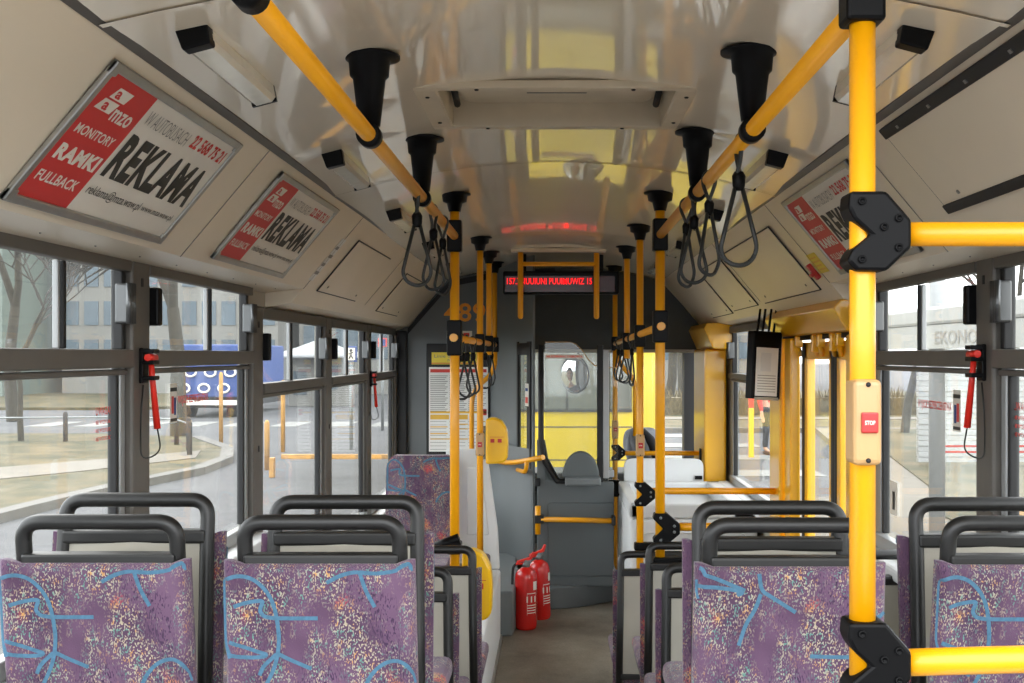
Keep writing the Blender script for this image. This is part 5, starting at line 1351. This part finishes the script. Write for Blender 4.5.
# blue lorry with white rings
t = thing('blue_lorry', 'blue lorry with white ring pattern seen through the second left window', 'lorry', (-10.6, 38.0, GZ))
MB().box(-12.0, -9.9, 36.0, 42.0, 0.30, 1.95, 0, 0.05).build('cargo_box', ['bluecloth'], t)
b = MB()
for i in range(3):
    for k in range(3):
        cx_, cz_ = -11.6+0.62*i+0.2*(k % 2), 0.58+0.5*k
        b.tube([(cx_+0.17*math.cos(a), 35.96, cz_+0.13*math.sin(a)) for a in frange(0, 2*PI*15/16, 15)], 0.035, 6, closed=True)
b.build_each('white_ring', ['white'], t)
b = MB(); b.box(-11.9, -10.0, 36.2, 42.5, -0.05, 0.35, 0, 0.03); b.build('chassis', ['tyre'], t)
for x in (-11.8, -10.4):
    MB().lathe([(0, 0), (0.42, 0), (0.45, 0.04), (0.45, 0.26), (0, 0.3)], (x, 36.8, GZ+0.45), Matrix.Rotation(PI/2, 4, 'Y'), 20).build('wheel', ['tyre'], t)
MB().box(-11.9, -10.0, 35.95, 36.2, 0.05, 0.2, 0, 0.01).build('bumper', ['white'], t)
# posts of the low barrier on the verge
vp = [(-14.2, 24.3), (-12.4, 24.6), (-10.6, 24.9), (-9.2, 25.0), (-7.9, 24.0), (-7.2, 22.6), (-6.8, 21.4)]
b0 = None
t = thing('low_barrier', 'low barrier of dark posts and a thin rail along the left verge', 'barrier', (-10, 24.5, GZ))
for x, y in vp:
    b = MB(); b.lathe([(0, 0), (0.05, 0), (0.05, 0.62), (0.03, 0.66), (0, 0.66)], (x, y, GZ+0.08), seg=10); b.build('post', ['tyre'], t)
b = MB(); b.tube([(x, y, GZ+0.62) for x, y in vp], 0.018, 6); b.build('rail', ['steel'], t)
# yellow street posts
for i, (px, py, top) in enumerate(((221, 446, 372), (267, 470, 420), (283, 452, 380))):
    g = gp(px, py); h_ = (ZC-(top-CY)*g.y/F)
    b = MB(); b.lathe([(0, 0), (0.045, 0), (0.045, h_-GZ-0.05), (0.02, h_-GZ), (0, h_-GZ)], (g.x, g.y, GZ), seg=12)
    tag(b.build('yellow_post', ['wood']), ['tall thin yellow street post in front of the blue lorry', 'short yellow post at the left of the road barrier', 'yellow post near the pedestrian crossing'][i], 'post', 'yellow street posts')
t = thing('road_barrier', 'pale yellow crossbar barrier on the road outside the front left windows', 'barrier', (-3.6, 18.5, GZ))
MB().box(-4.4, -2.2, 18.46, 18.54, GZ+0.30, GZ+0.375, 0, 0.01).build('crossbar', ['wood'], t)
for x in (-4.55, -3.7, -2.6): MB().box(x-0.04, x+0.04, 18.44, 18.56, GZ, GZ+0.32, 0, 0.01).build('foot', ['wood'], t)
# kiosk with white parasol roof, and signs ahead left
kx, ky = -9.2, 44.0
t = thing('street_kiosk', 'small kiosk with a pale tent roof outside the front left windows', 'kiosk', (kx, ky, GZ))
MB().box(kx-1.0, kx+1.2, ky, ky+2, GZ, 1.55, 0, 0.02).build('booth', ['facade'], t)
MB().lathe([(1.9, 0), (1.9, 0.12), (0.9, 0.42), (0.0, 0.75)], (kx, ky+1, 1.5), seg=8).build('tent_roof', ['roofwhite'], t)
b = MB(); b.box(kx-0.8, kx-0.3, ky-0.04, ky, 0.1, 1.0).box(kx+0.1, kx+0.9, ky-0.04, ky, 0.3, 1.2); b.build_each('shop_window', ['facglass'], t)
def sign(px0, px1, py0, py1, Y, cols, label, blue=True):
    p0, p1 = at(px0, py1, Y), at(px1, py0, Y); t = thing('street_sign', label, 'sign', ((p0.x+p1.x)/2, Y, GZ), group='street signs outside')
    MB().box(p0.x, p1.x, Y-0.02, Y+0.02, p0.z, p1.z, 0, 0.01).build('sign_plate', [cols[0]], t)
    cx_ = (p0.x+p1.x)/2; w_ = p1.x-p0.x; h_ = p1.z-p0.z
    b = MB(); b.box(p0.x+w_*0.15, p1.x-w_*0.15, Y-0.03, Y-0.02, p0.z+h_*0.12, p1.z-h_*0.12); b.build('sign_face', [cols[1]], t)
    b = MB()
    if blue:
        b.ball((cx_, Y-0.035, p0.z+h_*0.74), h_*0.09, 0, (1, 0.2, 1)); b.strip([(cx_, Y-0.035, p0.z+h_*0.66), (cx_, Y-0.035, p0.z+h_*0.42), (cx_-w_*0.18, Y-0.035, p0.z+h_*0.2)], h_*0.08, (0, -1, 0)); b.strip([(cx_, Y-0.036, p0.z+h_*0.42), (cx_+w_*0.18, Y-0.036, p0.z+h_*0.2)], h_*0.07, (0, -1, 0)); b.strip([(cx_-w_*0.2, Y-0.037, p0.z+h_*0.5), (cx_+w_*0.2, Y-0.037, p0.z+h_*0.6)], h_*0.06, (0, -1, 0))
        b.build('walking_figure', [cols[2]], t)
    MB().lathe([(0, 0), (0.04, 0), (0.04, p0.z-GZ), (0, p0.z-GZ)], (cx_, Y, GZ), seg=10).build('post', ['steel'], t)
sign(345.5, 357, 346, 362, 24, ['bluecloth', 'white', 'ink'], 'blue crossing sign with a walking figure in the front left windows')
sign(378, 387, 338, 347, 30, ['redink', 'bluecloth', 'ink'], 'blue and red sign at the top of the last left window', False)

# the yellow bus crossing in front
BY = 13.6
t = thing('yellow_bus', 'yellow city bus standing across the road in front of the windscreen', 'bus', (-2.6, BY, GZ))
def bxp(px): return (px-CX)*BY/F
def bzp(py): return ZC-(py-CY)*BY/F
xr = bxp(659); xl = xr-2.52; ztop = 2.75
b = MB(); b.box(xl, xr, BY, BY+10.5, GZ+0.25, ztop, 0, 0.08, 3)
b.build('body_shell', ['busyellow'], t)
zwl, zwh = bzp(411), ztop-0.55
b = MB(); b.box(xl+0.30, bxp(632), BY-0.015, BY+0.02, zwl, zwh, 0, 0.03); o = b.build('rear_window', ['busglass'], t)
b = MB(); b.box(xl+0.30, bxp(632), BY-0.022, BY-0.014, zwl-0.01, zwl+0.02); b.build('window_seal', ['seal'], o)
b = MB(); b.box(bxp(566), bxp(568), BY-0.02, BY-0.014, zwl, zwh); b.build('window_seal', ['seal'], o)
b = MB()
for z in (bzp(427), bzp(460)): b.box(xl+0.05, bxp(632), BY-0.004, BY, z-0.007, z+0.007)
b.build_each('panel_seam', ['ink'], t)
for x in (xl+0.02, xr-0.30):
    for y in (BY+2.2, BY+7.6):
        b = MB(); b.lathe([(0, 0), (0.44, 0), (0.47, 0.05), (0.47, 0.23), (0.44, 0.28), (0, 0.28)], (x, y, GZ+0.47), Matrix.Rotation(PI/2, 4, 'Y'), 28); b.build('wheel', ['tyre'], t)
# bus shelter on the right
t = thing('bus_shelter', 'bus shelter with white roof and glass walls outside the right windows', 'shelter', (4.3, 9.5, GZ))
MB().box(3.55, 5.1, 6.2, 12.6, 1.93, 2.04, 0, 0.02).box(3.5, 3.6, 6.2, 12.6, 1.90, 2.07, 0, 0.03).build('roof', ['roofwhite'], t)
for (x, y) in ((3.98, 12.0), (4.95, 12.0), (4.95, 9.4), (4.95, 6.6)):
    MB().box(x-0.035, x+0.035, y-0.035, y+0.035, GZ, 1.93, 0, 0.005).build('post', ['steel'], t)
b = MB(); b.box(3.98, 4.95, 11.995, 12.005, 0.0, 1.80).box(4.945, 4.955, 6.6, 12.0, 0.0, 1.80); b.build_each('glass_wall', ['shelterglass'], t)
b = MB()
for z in (0.60, 0.66): b.box(3.98, 4.95, 11.98, 11.99, z, z+0.02).box(4.93, 4.94, 6.6, 12.0, z, z+0.02)
b.build_each('red_stripe', ['redink'], t)
b = MB(); b.box(3.52, 3.56, 8.6, 12.5, 1.68, 1.90, 1)
b.text('EKONOM', basis((3.515, 10.65, 1.72), (0, -1, 0), (0, 0, 1)), 0, w=1.3, h=0.12, bold=0.02); b.build('roof_lettering', ['greyink', 'roofwhite'], t)
t = thing('shelter_bench', 'wooden bench inside the bus shelter', 'bench', (4.6, 9.3, GZ))
for (x, z, dx_) in ((4.35, 0.10, 0.10), (4.5, 0.10, 0.10), (4.80, 0.42, 0.03)):
    MB().box(x, x+dx_, 7.2, 11.4, z, z+(0.03 if dx_ > 0.05 else 0.12), 0, 0.005).build('slat', ['wood'], t)
for y in (7.6, 9.3, 11.0): MB().box(4.38, 4.84, y-0.03, y+0.03, GZ+0.13, 0.10, 0, 0.005).box(4.82, 4.86, y-0.03, y+0.03, 0.1, 0.5, 0, 0.005).build('leg', ['steel'], t)
b = MB(); wx = (937-CX)*11.0/F; b.lathe([(0, 0), (0.075, 0), (0.075, 5.0), (0, 5.0)], (wx, 11.0, GZ), seg=20)
tag(b.build('lamp_post', ['roofwhite']), 'thick white post beside the bus shelter', 'post')
b = MB()
for i in range(22): b.box(6.0, 9.2, 19.0-0.02*(i % 2), 19.1, GZ+0.2+0.09*i, GZ+0.28+0.09*i, 0, 0.005)
tag(b.build('slatted_screen', ['roofwhite']), 'white slatted screen wall behind the bus shelter', 'screen')
b = MB(); b.box(11.5, 24, 29.5, 30.5, GZ, 1.2)
tag(b.build('garden_wall', ['facade']), 'low pale wall behind the right verge', 'wall')
# people and boards at the stop beyond the door
g = gp(770, 455)
person('person in a red jacket and dark trousers standing outside the right windows', (g.x, g.y, GZ+0.01), 0.5, False, 'redcloth', 'blackcloth', bag=True)
t = thing('advert_board', 'red and yellow board on a post outside the right windows', 'board', (4.1, 24, GZ))
p0, p1 = at(763, 418, 24), at(773, 398, 24); p2 = at(768, 423, 24); p3 = at(784, 405, 24)
MB().box(p0.x, p1.x, 24.1, 24.16, p0.z, p1.z+0.4, 0, 0.01).build('red_board', ['redcloth'], t)
MB().box(p2.x, p3.x, 24, 24.05, p2.z, p3.z, 0, 0.01).build('yellow_board', ['yellow_b'], t)
MB().box(p2.x+0.1, p2.x+0.16, 24.06, 24.12, GZ, p2.z+0.1, 0, 0.005).build('post', ['steel'], t)
t = thing('advert_board', 'slim red and yellow column board seen under the leaflet holder', 'board', (4.1, 24, GZ))
p0, p1 = at(749, 408, 22), at(754, 392, 22); MB().box(p0.x, p1.x, 22, 22.1, p0.z, p1.z, 0, 0.01).build('red_board', ['redcloth'], t)
p0, p1 = at(749, 450, 22), at(754, 408, 22); MB().box(p0.x, p1.x, 22, 22.1, GZ, p1.z, 0, 0.01).build('yellow_board', ['yellow_b'], t)

# ================================================================== LIGHT
w = bpy.data.worlds.new('World'); sc.world = w; w.use_nodes = True
nt = w.node_tree; N = nt.nodes; L = nt.links; bg = N['Background']
tc = N.new('ShaderNodeTexCoord'); mp = N.new('ShaderNodeMapping'); mp.inputs['Scale'].default_value = (1, 1, 2.5)
nz = N.new('ShaderNodeTexNoise'); nz.inputs['Scale'].default_value = 1.6; nz.inputs['Detail'].default_value = 5
L.new(tc.outputs['Generated'], mp.inputs[0]); L.new(mp.outputs[0], nz.inputs['Vector'])
rp = N.new('ShaderNodeValToRGB'); rp.color_ramp.elements[0].color = (0.80, 0.86, 0.94, 1); rp.color_ramp.elements[1].color = (1.0, 0.99, 0.97, 1)
rp.color_ramp.elements[0].position = 0.35; rp.color_ramp.elements[1].position = 0.65
L.new(nz.outputs['Fac'], rp.inputs['Fac']); L.new(rp.outputs['Color'], bg.inputs['Color'])
bg.inputs['Strength'].default_value = 1.0
sun = bpy.data.lights.new('sun', 'SUN'); sun.energy = 0.25; sun.angle = 0.6; sun.color = (1, 0.95, 0.88)
so = bpy.data.objects.new('sun', sun); COL.objects.link(so); so.rotation_euler = (math.radians(48), 0, math.radians(-150))

# ------------------------------------------------------------------ camera
cam = bpy.data.cameras.new('camera'); co = bpy.data.objects.new('camera', cam); COL.objects.link(co)
co.location = (0, 0, ZC); co.rotation_euler = (PI/2, 0, 0)
cam.sensor_width = 36; cam.lens = F/1024*36; cam.shift_x = -(CX-512)/1024; cam.shift_y = (CY-341.5)/1024
cam.clip_start = 0.05; cam.clip_end = 600
sc.camera = co
sc.view_settings.view_transform = 'Standard'; sc.view_settings.look = 'None'
sc.view_settings.exposure = 2.62; sc.view_settings.gamma = 1.0; sc.view_settings.use_curve_mapping = False
cy = sc.cycles
cy.max_bounces = 10; cy.diffuse_bounces = 6; cy.glossy_bounces = 4; cy.transparent_max_bounces = 12; cy.transmission_bounces = 6
cy.use_denoising = True; cy.sample_clamp_indirect = 6.0; cy.caustics_reflective = False; cy.caustics_refractive = False
